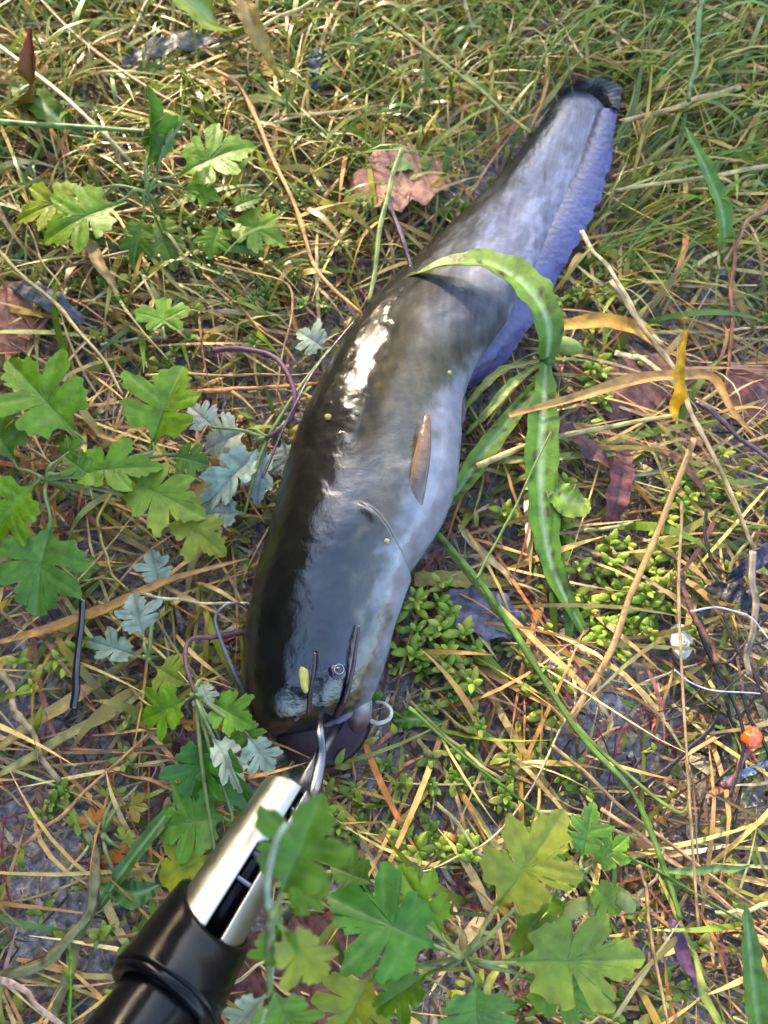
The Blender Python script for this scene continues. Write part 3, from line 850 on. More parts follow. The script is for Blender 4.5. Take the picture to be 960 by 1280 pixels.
lobed_plant('withered_weed', 'small withered weed with orange crinkled lobed leaves on the bare soil', 'weed', (128, 1040), .014, [
    ((122, 1040), (112, 1012), 34, .016, .020, D(col=(.42, .16, .04), lobes=SMALLOB, under=(.4, .2, .1))), ((135, 1052), (150, 1078), 46, .014, .012, D(col=(.42, .15, .03), lobes=SMALLOB, under=(.4, .2, .1))),
    ((152, 1005), (182, 1010), 34, .016, .020, D(col=(.26, .24, .05), lobes=SMALLOB)), ((140, 1000), (138, 985), 34, .018, .022, D(col=(.2, .28, .04), lobes=SMALLOB)),
    ((105, 1015), (84, 1028), 40, .016, .018, D(col=(.2, .3, .04), lobes=SMALLOB)), ((150, 1060), (165, 1040), 34, .014, .014, D(col=(.2, .28, .05), lobes=SMALLOB)), ((145, 1095), (158, 1108), 26, .014, .014, D(col=(.40, .12, .03), lobes=SMALLOB))])

# long lance leaves
def lance(name, pts, w_px, col, parent=None, label=None, cat='leaf', fold=.3, roll=0.0, ends=(.25, 3.1), wav=.0006, colb=None, vein=(.26, .38, .16), spots=.0, m=None, n=40, group=None, tipcol=None):
    P = spline([G(px, py, z) for px, py, z in pts], n)
    k = np.array([depth_of(p) for p in P]) / FPX
    w = w_px * k * .5 * np.maximum(.04, np.sin(np.linspace(ends[0], ends[1], n)) ** .75)
    w = w * (1 + .34 * (noise(np.arange(n) * .55, len(pts) * 3.7, pts[0][0], 83) - .5))
    v, F, vv, nb = ribbon(P, w, fold, roll, .0004, wav, 7)
    nz = fbm(v[:, 0] * 120, v[:, 1] * 120, v[:, 2] * 120, 21)[:, None]
    C = np.array(col)[None] * np.array((1.25, 1.0, .5)) * (.65 + .7 * nz)
    C = np.where((vv < .05)[:, None], np.array(vein)[None], C)
    if tipcol is not None:
        t = np.tile(np.repeat(np.linspace(0, 1, n), 7), 2)[:, None]
        C = C * (1 - t ** 2) + np.array(tipcol) * t ** 2
    if spots:
        s = sstep(1 - spots, 1 - spots + .06, fbm(v[:, 0] * 420, v[:, 1] * 420, v[:, 2] * 300, 31))[:, None]
        C = C * (1 - s) + np.array((.05, .028, .01)) * s
    if colb is not None:
        C[nb:] = np.array(colb)
    if parent is not None:
        return part(name, v, F, C, m or M_LEAF, parent)
    return lone(name, v, F, C, m or M_LEAF, label, cat, group)
wz = on_fish
weed = thing('lance_leaf_weed', 'blotched green lance-leaved weed with one leaf arched across the catfish', 'weed', tuple(G(684, 452, 0)))
fzh = lambda px, py, l: (px, py, fish_z(px, py) + l)
lance('leaf', [(684, 448, .036), (686, 412, .052), (672, 376, .058), (640, 344, .058), (600, 329, .056), (555, 332, .052), (510, 346, .040)], 50, (.10, .24, .05), weed, spots=.36, fold=.35, roll=np.linspace(.1, -.7, 40), tipcol=(.22, .30, .03), vein=(.34, .48, .22))
lance('leaf', [(682, 455, .034), (680, 500, .036), (676, 560, .036), (676, 610, .034), (680, 660, .030), (694, 720, .026), (742, 812, .012)], 44, (.09, .23, .03), weed, spots=.34, fold=.25, roll=.15, vein=(.34, .46, .22))
lance('leaf', [(682, 600, .033), (705, 622, .034), (724, 630, .032), (738, 628, .028)], 40, (.11, .25, .03), weed, spots=.3, fold=.15, tipcol=(.30, .34, .05))
lance('leaf', [(680, 470, .030), (640, 520, .034), (605, 565, .032), (575, 610, .026), (556, 636, .018)], 26, (.11, .22, .04), weed, spots=.40, fold=.3, roll=.2)
lance('leaf', [(676, 455, .026), (640, 480, .034), (610, 515, .032), (580, 545, .022)], 12, (.16, .24, .06), weed, fold=.4)
lance('leaf', [(672, 452, .024), (630, 462, .030), (600, 488, .028), (575, 520, .020)], 10, (.22, .27, .08), weed, fold=.4)
v, f = tube(spline([G(684, 452, -.004), G(690, 452, .02), G(684, 450, .036)], 12), .0028, 8)
part('stem', v, f, np.array((.13, .19, .05)), M_LEAF, weed)
v, f = ellipsoid(G(706, 432, .028), .011, .0055, .0055, (1, -.3, 0), 20, 14)
part('bud', v, f, np.array((.26, .33, .08)), M_LEAF, weed)
lance('broad_leaf', [(296, 44, .02), (272, 30, .045), (240, 4, .06), (196, -24, .07)], 60, (.17, .27, .05), None, 'broad pale green leaf blade hanging in at the upper edge of the weeds', 'leaf', fold=.3, ends=(.5, 3.1), vein=(.3, .4, .14))
lance('broad_leaf', [(300, -10, .06), (318, 40, .05), (348, 98, .02)], 24, (.26, .19, .06), None, 'yellowing brown blade beside the broad pale leaf', 'leaf', fold=.5, ends=(.6, 3.1), m=M_DRY, vein=(.3, .2, .08))
lance('red_tipped_blade', [(42, 152, .004), (40, 110, .045), (38, 36, .075)], 34, (.17, .16, .03), None, 'upright grass shoot with a red tip beside the pale straw', 'grass blade', fold=.7, ends=(.9, 3.12), tipcol=(.30, .03, .02), vein=(.25, .2, .05))
lance('broad_leaf', [(12, 96, .012), (50, 130, .03), (110, 180, .018)], 36, GD, None, 'dark green broad grass blade at the foot of the red-tipped shoot', 'leaf', fold=.3)
lance('broad_leaf', [(905, 334, .008), (903, 270, .035), (884, 215, .05), (856, 158, .058)], 22, (.10, .25, .06), None, 'wide green grass blade standing beside the catfish tail in the dense grass', 'grass blade', fold=.4, ends=(.7, 3.1))
lance('broad_leaf', [(950, 1300, .02), (940, 1220, .05), (932, 1130, .07)], 34, (.09, .24, .05), None, 'wide green grass blade standing up among the tan straws at the lower corner', 'grass blade', fold=.4, ends=(.9, 3.1))
lance('broad_leaf', [(488, 902, .006), (520, 899, .012), (558, 906, .008)], 20, (.07, .22, .03), None, 'flat green blade lying beside the white barbel of the catfish', 'grass blade', fold=.1, ends=(.8, 3.0))
lance('broad_leaf', [(518, 724, .010), (580, 724, .012), (642, 730, .008)], 22, KHAKI, None, 'flat khaki withered blade reaching under the catfish belly', 'dry blade', fold=.1, ends=(.8, 2.9), m=M_DRY, vein=(.2, .2, .06))
lance('broad_leaf', [(540, 200, .012), (505, 198, .018), (470, 190, .012)], 40, (.075, .20, .06), None, 'oval green leaf lying next to the reddish fallen leaf', 'leaf', fold=.1)
lance('broad_leaf', [(120, 700, .01), (100, 712, .014), (60, 712, .012)], 30, (.06, .19, .06), None, 'dark bluish green blade below the large mugwort rosette', 'leaf', fold=.15)
lance('broad_leaf', [(130, 1100, .012), (165, 1118, .02), (200, 1106, .02)], 30, (.045, .15, .06), None, 'bluish green blade crossing beneath the gripper barrel', 'leaf', fold=.3)
lance('broad_leaf', [(124, 1135, .010), (160, 1080, .025), (205, 1022, .025), (222, 1000, .02)], 18, (.06, .17, .06), None, 'narrow dark green blade rising from the soil towards the gripper barrel', 'leaf', fold=.4)

# ------------------------------------------------------------------ authored stalks, straws and blades
def stalk(name, pts, w_px, col, label, cat, z=.02, blade=False, taper=.7, m=None, group=None, n=36, knots=0, fold=.4, roll=0.0, jit=1.0):
    jit = 0.35 if name in ('fishing_line', 'black_stick', 'green_stalk') else jit
    Q = [G(p[0], p[1], p[2] if len(p) > 2 else z) for p in pts]
    P = spline(Q, n)
    J = (np.stack([noise(np.arange(n) * 5.0 / n, i * 9.1, len(label), 3) for i in range(3)], -1) - .5) * .0035 * jit
    P = P + J
    k = depth_of(P[n // 2]) / FPX
    ww = w_px * k * .5 * np.linspace(1, taper, n)
    t = np.linspace(0, 1, n)
    if blade:
        ww = ww * np.maximum(.06, np.sin(np.linspace(.22, 3.08, n)) ** .7 * (1 + .3 * (noise(np.arange(n) * .4, len(label), 1.5, 85) - .5)))
        v, F, vv, nb = ribbon(P, ww, fold, roll, .0003, .0004)
        nz = fbm(v[:, 0] * 90, v[:, 1] * 90, 0, 23)[:, None]
        C = np.array(col)[None] * (.65 + .7 * nz) * (1.12 - .25 * vv)[:, None]
    else:
        for q in range(knots):
            ww = ww * (1 + .5 * np.exp(-((t - (q + .7) / (knots + .5)) / .02) ** 2))
        v, F = tube(P, ww * .92 * (1 + .22 * (noise(t * 9, len(label), w_px, 61) - .5)), 9, .62)
        tt = np.repeat(t, 9)
        streak = np.tile(rng.uniform(.62, 1.25, 9), n)
        C = np.array(col)[None] * ((.55 + .9 * fbm(tt * 16, len(label), 0, 29)) * streak)[:, None]
        dk = sstep(.66, .74, noise(tt * 30, np.tile(np.arange(9) * .5, n), len(label), 67))[:, None]
        C = C * (1 - .55 * dk)
    return lone(name, v, F, C, m or M_DRY, label, cat, group)
S = stalk
S('straw', [(-10, 46), (60, 104), (130, 165), (188, 230, .012)], 8, CREAM, 'thick pale cream straw running down to the upright mugwort sprig', 'straw', .034)
S('straw', [(40, -8), (115, 60), (205, 120), (262, 142)], 6, TAN, 'tan straw slanting above the pale cream straw', 'straw', .03)
S('green_stalk', [(-8, 152), (100, 158), (232, 167)], 9, (.16, .27, .07), 'smooth green stalk lying level across the pale cream straw', 'stalk', .040, m=M_LEAF)
S('straw', [(268, 88), (300, 108), (322, 150), (345, 210), (372, 275), (400, 340), (458, 392)], 7, (.42, .22, .07), 'long bent orange-tan stalk above the mugwort shoots', 'straw', .034, knots=2)
S('straw', [(262, 60), (330, 30), (400, -6)], 7, STRAW, 'straw-coloured stalk beside the yellowing brown blade', 'straw', .03)
S('dry_blade', [(95, 288), (120, 322), (150, 368)], 17, TAN, 'short tan dry blade hanging under the upright mugwort sprig', 'dry blade', .024, blade=True)
S('straw', [(-8, 312), (50, 365), (110, 425), (152, 492)], 6, STRAW, 'slanting yellow straw ending above the large mugwort rosette', 'straw', .03, knots=1)
S('straw', [(270, 330), (350, 352), (362, 400), (345, 500)], 4, (.40, .22, .08), 'thin bent tan straw hooked beside the catfish back', 'straw', .03)
S('dry_blade', [(-8, 806), (60, 787), (140, 760), (215, 725), (310, 698)], 16, (.40, .20, .05), 'long orange dry blade lying across below the large mugwort rosette', 'dry blade', .024, blade=True, roll=.2)
S('straw', [(176, 744), (240, 752), (316, 752)], 5, CREAM, 'thin cream straw crossing to the catfish head', 'straw', .026)
S('straw', [(-6, 830), (30, 900), (72, 978)], 10, (.42, .30, .15), 'thick pale tan straw on the bare soil', 'straw', .014, knots=1)
S('dry_blade', [(-8, 938), (60, 892), (130, 850), (195, 800)], 18, (.38, .27, .08), 'broad straw-yellow blade crossing the black stick', 'dry blade', .012, blade=True)
S('dry_blade', [(-8, 975), (70, 930), (150, 884), (182, 862)], 15, (.34, .30, .09), 'greenish yellow blade beside the broad straw-yellow blade', 'dry blade', .012, blade=True)
S('straw', [(26, 1058), (92, 1005), (186, 918)], 6, (.46, .22, .09), 'pinkish orange straw pointing at the catfish chin', 'straw', .018)
S('straw', [(-8, 1222), (40, 1250), (92, 1290)], 9, (.46, .30, .22), 'pale pinkish straw beside the black handle', 'straw', .05)
S('green_stalk', [(86, 1180, .07), (88, 1230, .07), (88, 1290, .07)], 6, (.16, .34, .02), 'thin bright green blade standing beside the black handle', 'grass blade', .05, m=M_LEAF)
S('khaki_stem', [(-6, 1222), (60, 1198), (108, 1150), (116, 1085), (106, 1035)], 15, (.26, .25, .11), 'thick curved khaki stem rooted in the bare soil', 'stalk', .016, m=M_LEAF, knots=2)
S('khaki_stem', [(118, 1135), (80, 1230), (70, 1290)], 17, (.22, .23, .09), 'flat greenish khaki stem running under the black handle', 'stalk', .012, m=M_LEAF, blade=True)
S('black_stick', [(92, 884), (97, 830), (104, 748)], 11, BLACKC, 'straight glossy black stick standing beside the orange dry blade', 'stick', .03, taper=.9, m=M_GLOSS)
S('straw', [(142, 616), (122, 660), (132, 703), (160, 742)], 5, (.40, .30, .06), 'curved yellow stem under the large mugwort rosette', 'straw', .024)
S('straw', [(245, 488), (310, 488), (402, 478)], 8, (.40, .17, .05), 'orange twig lying against the catfish back', 'twig', .018)
S('straw', [(180, 470), (300, 468), (400, 466)], 5, TAN, 'tan twig just above the orange twig by the catfish back', 'twig', .016)
S('thin_stem', [(330, 596), (380, 486), (446, 398)], 4, PURPLE, 'thin dark purple stem leaning along the catfish back', 'stem', .045, m=M_BARB)
S('thin_stem', [(482, 240), (500, 290), (515, 334)], 8, PURPLE, 'dark purple stem behind the catfish back near the reddish leaf', 'stem', .03, m=M_BARB)
S('green_stalk', [(502, 186), (480, 262), (462, 378)], 8, (.26, .33, .09), 'pale green stalk standing in front of the reddish fallen leaf', 'stalk', .035, m=M_LEAF)
S('straw', [(728, 290), (765, 348), (830, 436)], 7, CREAM, 'cream straw leading away from the catfish anal fin', 'straw', .024)
S('straw', [(760, 352), (838, 456), (872, 530), (944, 686)], 8, (.44, .33, .17), 'long brownish cream straw slanting past the yellow bent blade', 'straw', .03, knots=2)
S('straw', [(866, 552), (802, 720), (760, 822), (714, 895)], 9, (.44, .25, .09), 'long orange-tan straw slanting over the sedum', 'straw', .03, taper=1.1)
S('straw', [(714, 896), (630, 1030), (560, 1075), (520, 1090)], 3, CREAM, 'hair-thin pale stem curving down from the long orange-tan straw', 'straw', .022)
S('straw', [(850, 630), (852, 800), (862, 1000), (872, 1160)], 5, (.42, .26, .12), 'thin upright orange-tan straw in front of the burnt twigs', 'straw', .045)
S('straw', [(598, 582), (690, 546), (770, 532), (842, 520)], 9, STRAW, 'straight yellow straw running to the bent yellow blade', 'straw', .034)
S('dry_blade', [(640, 520), (720, 496), (790, 474), (850, 468), (890, 472), (918, 512), (950, 550)], 16, (.46, .24, .06), 'curled orange dry blade arching beside the yellow upright blade', 'dry blade', .040, blade=True, roll=-.2)
S('dry_blade', [(842, 528, .03), (848, 480, .055), (857, 412, .085)], 17, (.85, .42, .008), 'bright yellow blade standing upright on the straight straw', 'dry blade', blade=True, roll=.4)
S('dry_blade', [(682, 412), (740, 404), (800, 416), (846, 448)], 24, (.50, .25, .03), 'orange-yellow blade lying beside the blotched weed', 'dry blade', .024, blade=True)
S('straw', [(770, 440), (810, 455), (850, 490)], 9, CREAM, 'short cream stalk under the orange-yellow blade', 'straw', .022)
S('dry_blade', [(540, 590), (640, 575), (740, 568), (810, 562)], 12, (.26, .28, .07), 'khaki green blade lying below the straight yellow straw', 'dry blade', .016, blade=True)
S('dry_blade', [(576, 660), (606, 690), (642, 730)], 12, (.40, .27, .13), 'curled tan blade beside the long green stalk', 'dry blade', .016, blade=True)
S('dry_blade', [(574, 630), (590, 590), (640, 566)], 18, (.36, .23, .12), 'crumpled tan blade below the blotched weed', 'dry blade', .016, blade=True, roll=.5)
S('green_stalk', [(548, 668), (620, 752), (720, 910), (790, 990), (832, 1090), (850, 1150)], 10, (.17, .30, .05), 'long pale green stalk running from the catfish belly to the bottom weeds', 'stalk', .034, m=M_LEAF, knots=2, taper=.6)
S('green_stalk', [(560, 690), (640, 790), (720, 905), (790, 972), (848, 1014), (862, 996), (858, 950)], 6, (.24, .32, .06), 'yellow-green thin stalk hooking up at its end', 'stalk', .030, m=M_LEAF)
S('green_stalk', [(512, 884), (600, 960), (700, 1035), (826, 1092), (935, 1158)], 5, (.13, .27, .03), 'thin dark green stalk crossing the long pale stalk', 'stalk', .036, m=M_LEAF)
S('green_stalk', [(596, 724), (620, 680), (650, 620), (690, 540)], 4, (.20, .30, .05), 'thin green stem leaning over the long lance leaf', 'stalk', .044, m=M_LEAF)
S('straw', [(478, 22), (580, 100), (662, 162)], 7, (.36, .30, .08), 'olive yellow stalk slanting towards the catfish back end', 'straw', .035)
S('straw', [(925, 108), (860, 130), (776, 152)], 10, (.36, .26, .10), 'thick tan stalk lying next to the dark tail fin', 'straw', .024)
S('straw', [(965, 205), (880, 222), (770, 238)], 7, (.40, .34, .14), 'pale yellow stalk beside the catfish anal fin end', 'straw', .03)
S('rust_stem', [(918, 290), (914, 380), (908, 488)], 7, (.24, .085, .03), 'rust-red upright stem beside the bare grey soil', 'stem', .022)
S('rust_stem', [(965, 255), (930, 285), (905, 330)], 6, (.22, .10, .05), 'rust-brown stem leaning above the rust-red stem', 'stem', .03)
S('thin_stem', [(868, 498), (912, 535), (966, 578)], 9, (.08, .035, .045), 'dark purple stem running out beside the curled orange blade', 'stem', .03, m=M_BARB)
S('grass_stalk', [(878, -8), (872, 60), (862, 128)], 9, (.15, .28, .09), 'upright grey-green grass stalk in the dense grass behind the tail', 'grass blade', .05, m=M_LEAF)
for i, (a, b, c) in enumerate([((752, 1010), (850, 1085), (965, 1178)), ((690, 930), (800, 1030), (965, 1150)), ((830, 1070), (890, 1120), (966, 1195)), ((800, 1080), (812, 1170), (835, 1290))]):
    S('straw', [a, b, c], 6, vary((.42, .24, .11)), 'orange-tan straw in the bundle among the bottom weeds', 'straw', .02 + .004 * i, group='straws bundled by the burnt twigs')
S('dry_blade', [(590, 1290), (608, 1230), (655, 1180)], 12, (.34, .32, .05), 'yellow-green withered blade under the spreading mugwort', 'dry blade', .04, blade=True)
S('dry_blade', [(905, 1290), (878, 1240), (862, 1180)], 12, (.26, .30, .05), 'yellow-green blade beside the wide corner blade', 'dry blade', .04, blade=True)
S('white_stem', [(965, 1130), (930, 1140), (890, 1142)], 7, (.46, .48, .22), 'pale whitish green stem at the end of the straw bundle', 'stem', .028)
S('purple_blade', [(838, 1145), (855, 1190), (872, 1240)], 20, (.09, .035, .09), 'dark purple withered blade in the bottom weeds', 'dry blade', .018, blade=True)
S('dry_blade', [(820, 1085), (880, 1090), (942, 1078)], 11, (.12, .20, .05), 'olive blade with brown tip lying across the straw bundle', 'dry blade', .03, blade=True)

# fallen dead leaves: curled thin sheets
def dead_leaf(pts_c, ang, L, W, col, label, z=.008):
    c = G(*pts_c, z)
    k = depth_of(c) / FPX
    L, W = L * k, W * k
    d = np.array((math.cos(ang), math.sin(ang), 0))
    P = np.stack([c + d * L * (t - .5) + np.array((0, 0, .010 * math.sin(t * 3.1) * U(.8, 1.2))) for t in np.linspace(0, 1, 26)])
    w = W * .5 * np.maximum(.04, np.sin(np.linspace(.1, 3.05, 26)) ** .6) * (1 + .12 * np.sin(np.linspace(0, 22, 26)))
    v, F, vv, nb = ribbon(P, w, U(-.25, .2), U(-.2, .2), .0004, .0016, 9)
    C = np.array(col)[None] * (.45 + 1.1 * fbm(v[:, 0] * 150, v[:, 1] * 150, 0, 71))[:, None]
    C = np.where((vv < .03)[:, None], np.array(col) * .6, C)
    lone('fallen_leaf', v, F, C, M_LITTER, label, 'leaf')
dead_leaf((500, 235), .3, 130, 90, (.30, .13, .08), 'reddish tan fallen leaf behind the catfish back')
dead_leaf((8, 410), 1.2, 130, 95, (.30, .11, .06), 'rusty fallen leaf beside the slanting yellow straw')
dead_leaf((800, 485), .6, 120, 80, (.22, .10, .08), 'pinkish brown fallen leaf under the curled orange blade')
dead_leaf((940, 490), 1.0, 100, 80, (.22, .085, .07), 'maroon fallen leaf past the rust-red stem')
dead_leaf((375, 1225), .4, 230, 140, (.085, .032, .028), 'dark maroon fallen leaf beneath the gripper barrel', .006)
dead_leaf((600, 770), -.3, 110, 60, (.13, .12, .17), 'wet bluish grey fallen leaf beside the catfish belly')
dead_leaf((250, 935), .2, 70, 44, (.07, .03, .045), 'dark purple fallen leaf under the drooping mugwort shoot', .006)
dead_leaf((60, 380), -.5, 110, 26, (.075, .075, .08), 'grey curled leaf under the slanting yellow straw', .014)
dead_leaf((215, 70), .35, 150, 26, (.035, .036, .045), 'blackish wet leaf under the straw-coloured stalk', .014)
dead_leaf((395, 90), 1.5, 80, 16, (.03, .032, .045), 'blue-black rotten leaf strip in the upper grass', .016)
dead_leaf((770, 610), 1.3, 120, 30, (.11, .03, .03), 'dark maroon curled leaf under the khaki green blade', .014)
dead_leaf((715, 555), -.7, 150, 22, (.10, .04, .035), 'dark red-brown withered leaf strip beside the long lance leaf', .014)
dead_leaf((945, 700), .6, 100, 20, (.015, .017, .05), 'navy blue torn strip on the burnt twigs', .03)
dead_leaf((915, 750), -.5, 70, 26, (.02, .02, .03), 'black crumpled scrap on the burnt twigs', .026)

# burnt twigs at the right, orange bead, shell, fishing line
def twig(pts, w, col, label, z, group=None, m=None):
    S('burnt_twig', pts, w * .62, col, label, 'twig', z, m=m or M_LITTER, group=group)
GT = 'burnt twigs heaped around the orange bead'
for pts, w, z in [([(800, 985), (850, 950), (890, 905), (900, 880)], 12, .022), ([(870, 770), (905, 850), (930, 920), (912, 1000)], 10, .03), ([(960, 770), (920, 820), (880, 830)], 9, .035),
                  ([(830, 800), (870, 860), (910, 900)], 8, .02), ([(905, 880), (930, 940), (915, 1045)], 9, .02), ([(860, 810), (905, 812), (965, 800)], 8, .03),
                  ([(900, 770), (950, 860), (966, 905)], 8, .036), ([(850, 720), (875, 790), (905, 860)], 9, .034), ([(880, 640), (890, 700), (915, 720)], 8, .03), ([(915, 960), (880, 1000), (870, 1050)], 6, .018),
                  ([(830, 905), (880, 880), (940, 835)], 6, .038), ([(800, 890), (845, 885), (905, 830)], 4, .03), ([(925, 870), (960, 940), (966, 980)], 10, .026), ([(870, 935), (905, 915), (945, 870)], 14, .012), ([(890, 860), (900, 930), (895, 985)], 14, .010)]:
    twig(pts, w, vary((.022, .016, .015), .4), 'burnt black-brown twig in the heap around the orange bead', z, GT)
S('brown_twig', [(845, 720), (872, 780), (898, 830)], 10, (.14, .055, .035), 'reddish brown twig leaning over the white shell', 'twig', .042, m=M_LITTER)
S('grey_stem', [(942, 690), (940, 770), (938, 850)], 12, (.24, .19, .14), 'pale grey-brown upright stem among the burnt twigs', 'stem', .045)
S('pink_root', [(900, 985), (920, 962), (936, 935)], 11, (.26, .10, .13), 'pink root ending under the orange bead', 'root', .026, m=M_LEAF)
S('blue_strip', [(908, 978), (935, 962), (965, 950)], 12, (.10, .15, .20), 'blue-grey plastic strip beside the pink root', 'strip', .022, blade=True, m=M_GLOSS)
S('fishing_line', [(862, 764), (905, 760), (940, 775), (968, 805)], 3, (.42, .42, .48), 'pale grey fishing line curling over the burnt twigs', 'line', .055, m=M_GLOSS)
S('fishing_line', [(842, 838), (880, 860), (950, 866)], 2.4, (.42, .42, .46), 'thin straight grey line below the white shell', 'line', .045, m=M_GLOSS)
bead(940, 922, .0050, (.85, .10, .012), 'bright orange round bead among the burnt twigs', 'bead', 1.15, R(60), 'orange_bead', .030, m=M_GLOSS)
# shell: a cupped valve with growth ridges
def shell_valve(px, py, r, z, label):
    c = G(px, py, z)
    a = np.linspace(0, 2 * math.pi, 40, endpoint=False)
    q = np.linspace(.03, 1, 14)
    A, Q = np.meshgrid(a, q)
    x, y = Q * np.cos(A) * r * .8, Q * np.sin(A) * r * 1.25
    zz = r * .7 * np.sqrt(np.maximum(0, 1 - (Q * .98) ** 2)) + .0006 * np.sin(Q * 30)
    v = c + np.stack([x, y, zz], -1).reshape(-1, 3)
    lone('snail_shell', v, grid_faces(14, 40, True), np.array((.72, .71, .60))[None] * (.6 + .5 * fbm(A.ravel() * 2, Q.ravel() * 5, 0, 6))[:, None], M_GLOSS, label, 'shell')
shell_valve(850, 802, .0080, .014, 'white glossy shell half hidden behind the thin upright straw')

# green pods by the yellow mugwort leaf
for px, py, az, L in ((718, 1136, .5, 2.0), (744, 1126, 1.2, 1.7), (780, 1126, -.8, 1.6), (683, 1156, 1.4, 1.5)):
    bead(px, py, .0042, vary((.34, .40, .10)), 'plump pale green pod beside the yellow upright mugwort leaf', 'pod', L, az, 'seed_pod', .03, 'pale green pods in the bottom weeds')

# ------------------------------------------------------------------ low succulent weeds (sedum) and sprigs, one thing per plant
def leaflet_proto(name, L, W, T, col, n=9):
    t = np.linspace(0, 1, n)
    P = np.stack([t * L, 0 * t, L * (.10 + .42 * t - .30 * t * t)], -1)
    w = W * .5 * np.maximum(.12, np.sin(np.clip(t * 2.9 + .2, 0, 3.1)) ** .7)
    v, F = tube(P, w, 8, T)
    C = np.array(col)[None] * (.85 + .35 * np.repeat(t, 8))[:, None]
    me = mesh(name, v, F, C)
    me.materials.append(M_LEAF)
    return me
SED = [leaflet_proto('leaf', .0095, .0046, .45, c) for c in ((.30, .40, .04), (.22, .34, .035), (.38, .40, .06))]
CHK = [leaflet_proto('leaf', .0100, .0054, .12, c) for c in ((.15, .24, .025), (.21, .27, .04), (.11, .19, .02), (.26, .25, .06))]
def sprig(name, label, cat, px, py, n_shoot, protos, spread, group, zt=.016, scale=1.0, whorl=(6, 9), stemc=(.20, .24, .07)):
    c = G(px, py, 0)
    c[2] = float(gz(c[0], c[1]))
    t = thing(name, label, cat, tuple(c), group)
    for s in range(n_shoot):
        a, d = U(0, 6.28), spread * math.sqrt(U(0, 1))
        top = np.array((d * math.cos(a), d * math.sin(a), zt * U(.55, 1.2) - c[2]))
        P = spline([np.zeros(3), top * np.array((.6, .6, .35)), top], 8)
        v, f = tube(P, .0008 * scale, 6)
        st = obj('shoot', mesh('shoot', v, f, np.array(stemc)), M_LEAF, t)
        nl = random.randint(*whorl)
        for i in range(nl):
            k = 1 - .75 * (i / nl) ** 2 * U(.5, 1)
            p = P[int(round(k * 7))]
            o = bpy.data.objects.new('leaf', random.choice(protos))
            COL.objects.link(o)
            o.parent = st
            o.location = p
            o.rotation_euler = (U(-.3, .3), -(.75 if i < 3 else .1) * U(.3, 1.1), i * 2.4 + U(-.4, .4))
            q = scale * U(.65, 1.15) * (.7 if i < 3 else 1)
            o.scale = (q, q, q)
LAND = [(560, 790, 'beside the catfish belly'), (850, 800, 'around the white shell'), (760, 745, 'under the long orange-tan straw'), (770, 490, 'under the curled orange blade'), (850, 645, 'below the yellow upright blade'),
        (75, 820, 'beside the black stick'), (680, 640, 'beside the long lance leaf'), (560, 1045, 'above the spreading mugwort'), (700, 885, 'along the long pale green stalk'), (290, 380, 'below the long bent orange stalk'),
        (420, 200, 'around the reddish fallen leaf'), (150, 380, 'beside the slanting yellow straw'), (190, 250, 'around the upright mugwort sprig'), (640, 60, 'behind the catfish tail'), (540, 930, 'beside the catfish chin'),
        (440, 1040, 'beside the leaf over the silver barrel'), (780, 1130, 'around the pale green pods'), (780, 1250, 'under the spreading mugwort'), (910, 640, 'under the dark purple stem'), (800, 370, 'beside the cream straw by the anal fin'),
        (930, 420, 'beside the rust-red stem'), (110, 1010, 'around the withered orange weed'), (170, 1140, 'beside the gripper handle'), (60, 620, 'under the large mugwort rosette'), (60, 80, 'around the red-tipped shoot'),
        (300, 30, 'under the broad pale leaf'), (900, 150, 'in the dense grass beside the tail'), (900, 920, 'around the orange bead'), (900, 1130, 'among the straw bundle'), (340, 620, 'along the catfish back'), (200, 780, 'beside the orange dry blade')]
def near_mark(px, py):
    return min(LAND, key=lambda q: (q[0] - px) ** 2 + (q[1] - py) ** 2)[2]
sedums = [(752, 742, 7), (782, 790, 6), (850, 640, 5), (835, 662, 4), (540, 800, 5), (524, 770, 4), (552, 820, 4), (760, 480, 4), (742, 500, 3), (720, 730, 4), (805, 760, 5), (768, 822, 4), (745, 775, 5), (700, 690, 3),
          (860, 770, 4), (830, 730, 4), (500, 800, 3), (560, 775, 3), (60, 825, 4), (90, 815, 3), (700, 620, 3), (640, 640, 3), (880, 600, 3), (590, 850, 3), (565, 1040, 3), (530, 1055, 3), (700, 880, 3), (815, 690, 4), (780, 700, 4)]
for px, py, n in sedums:
    sprig('sedum', 'yellow-green fleshy sedum clump ' + near_mark(px, py), 'sedum', px + U(-5, 5), py + U(-5, 5), n, SED, .017, 'sedum clumps ' + near_mark(px, py), .018, 1.1, (5, 7))
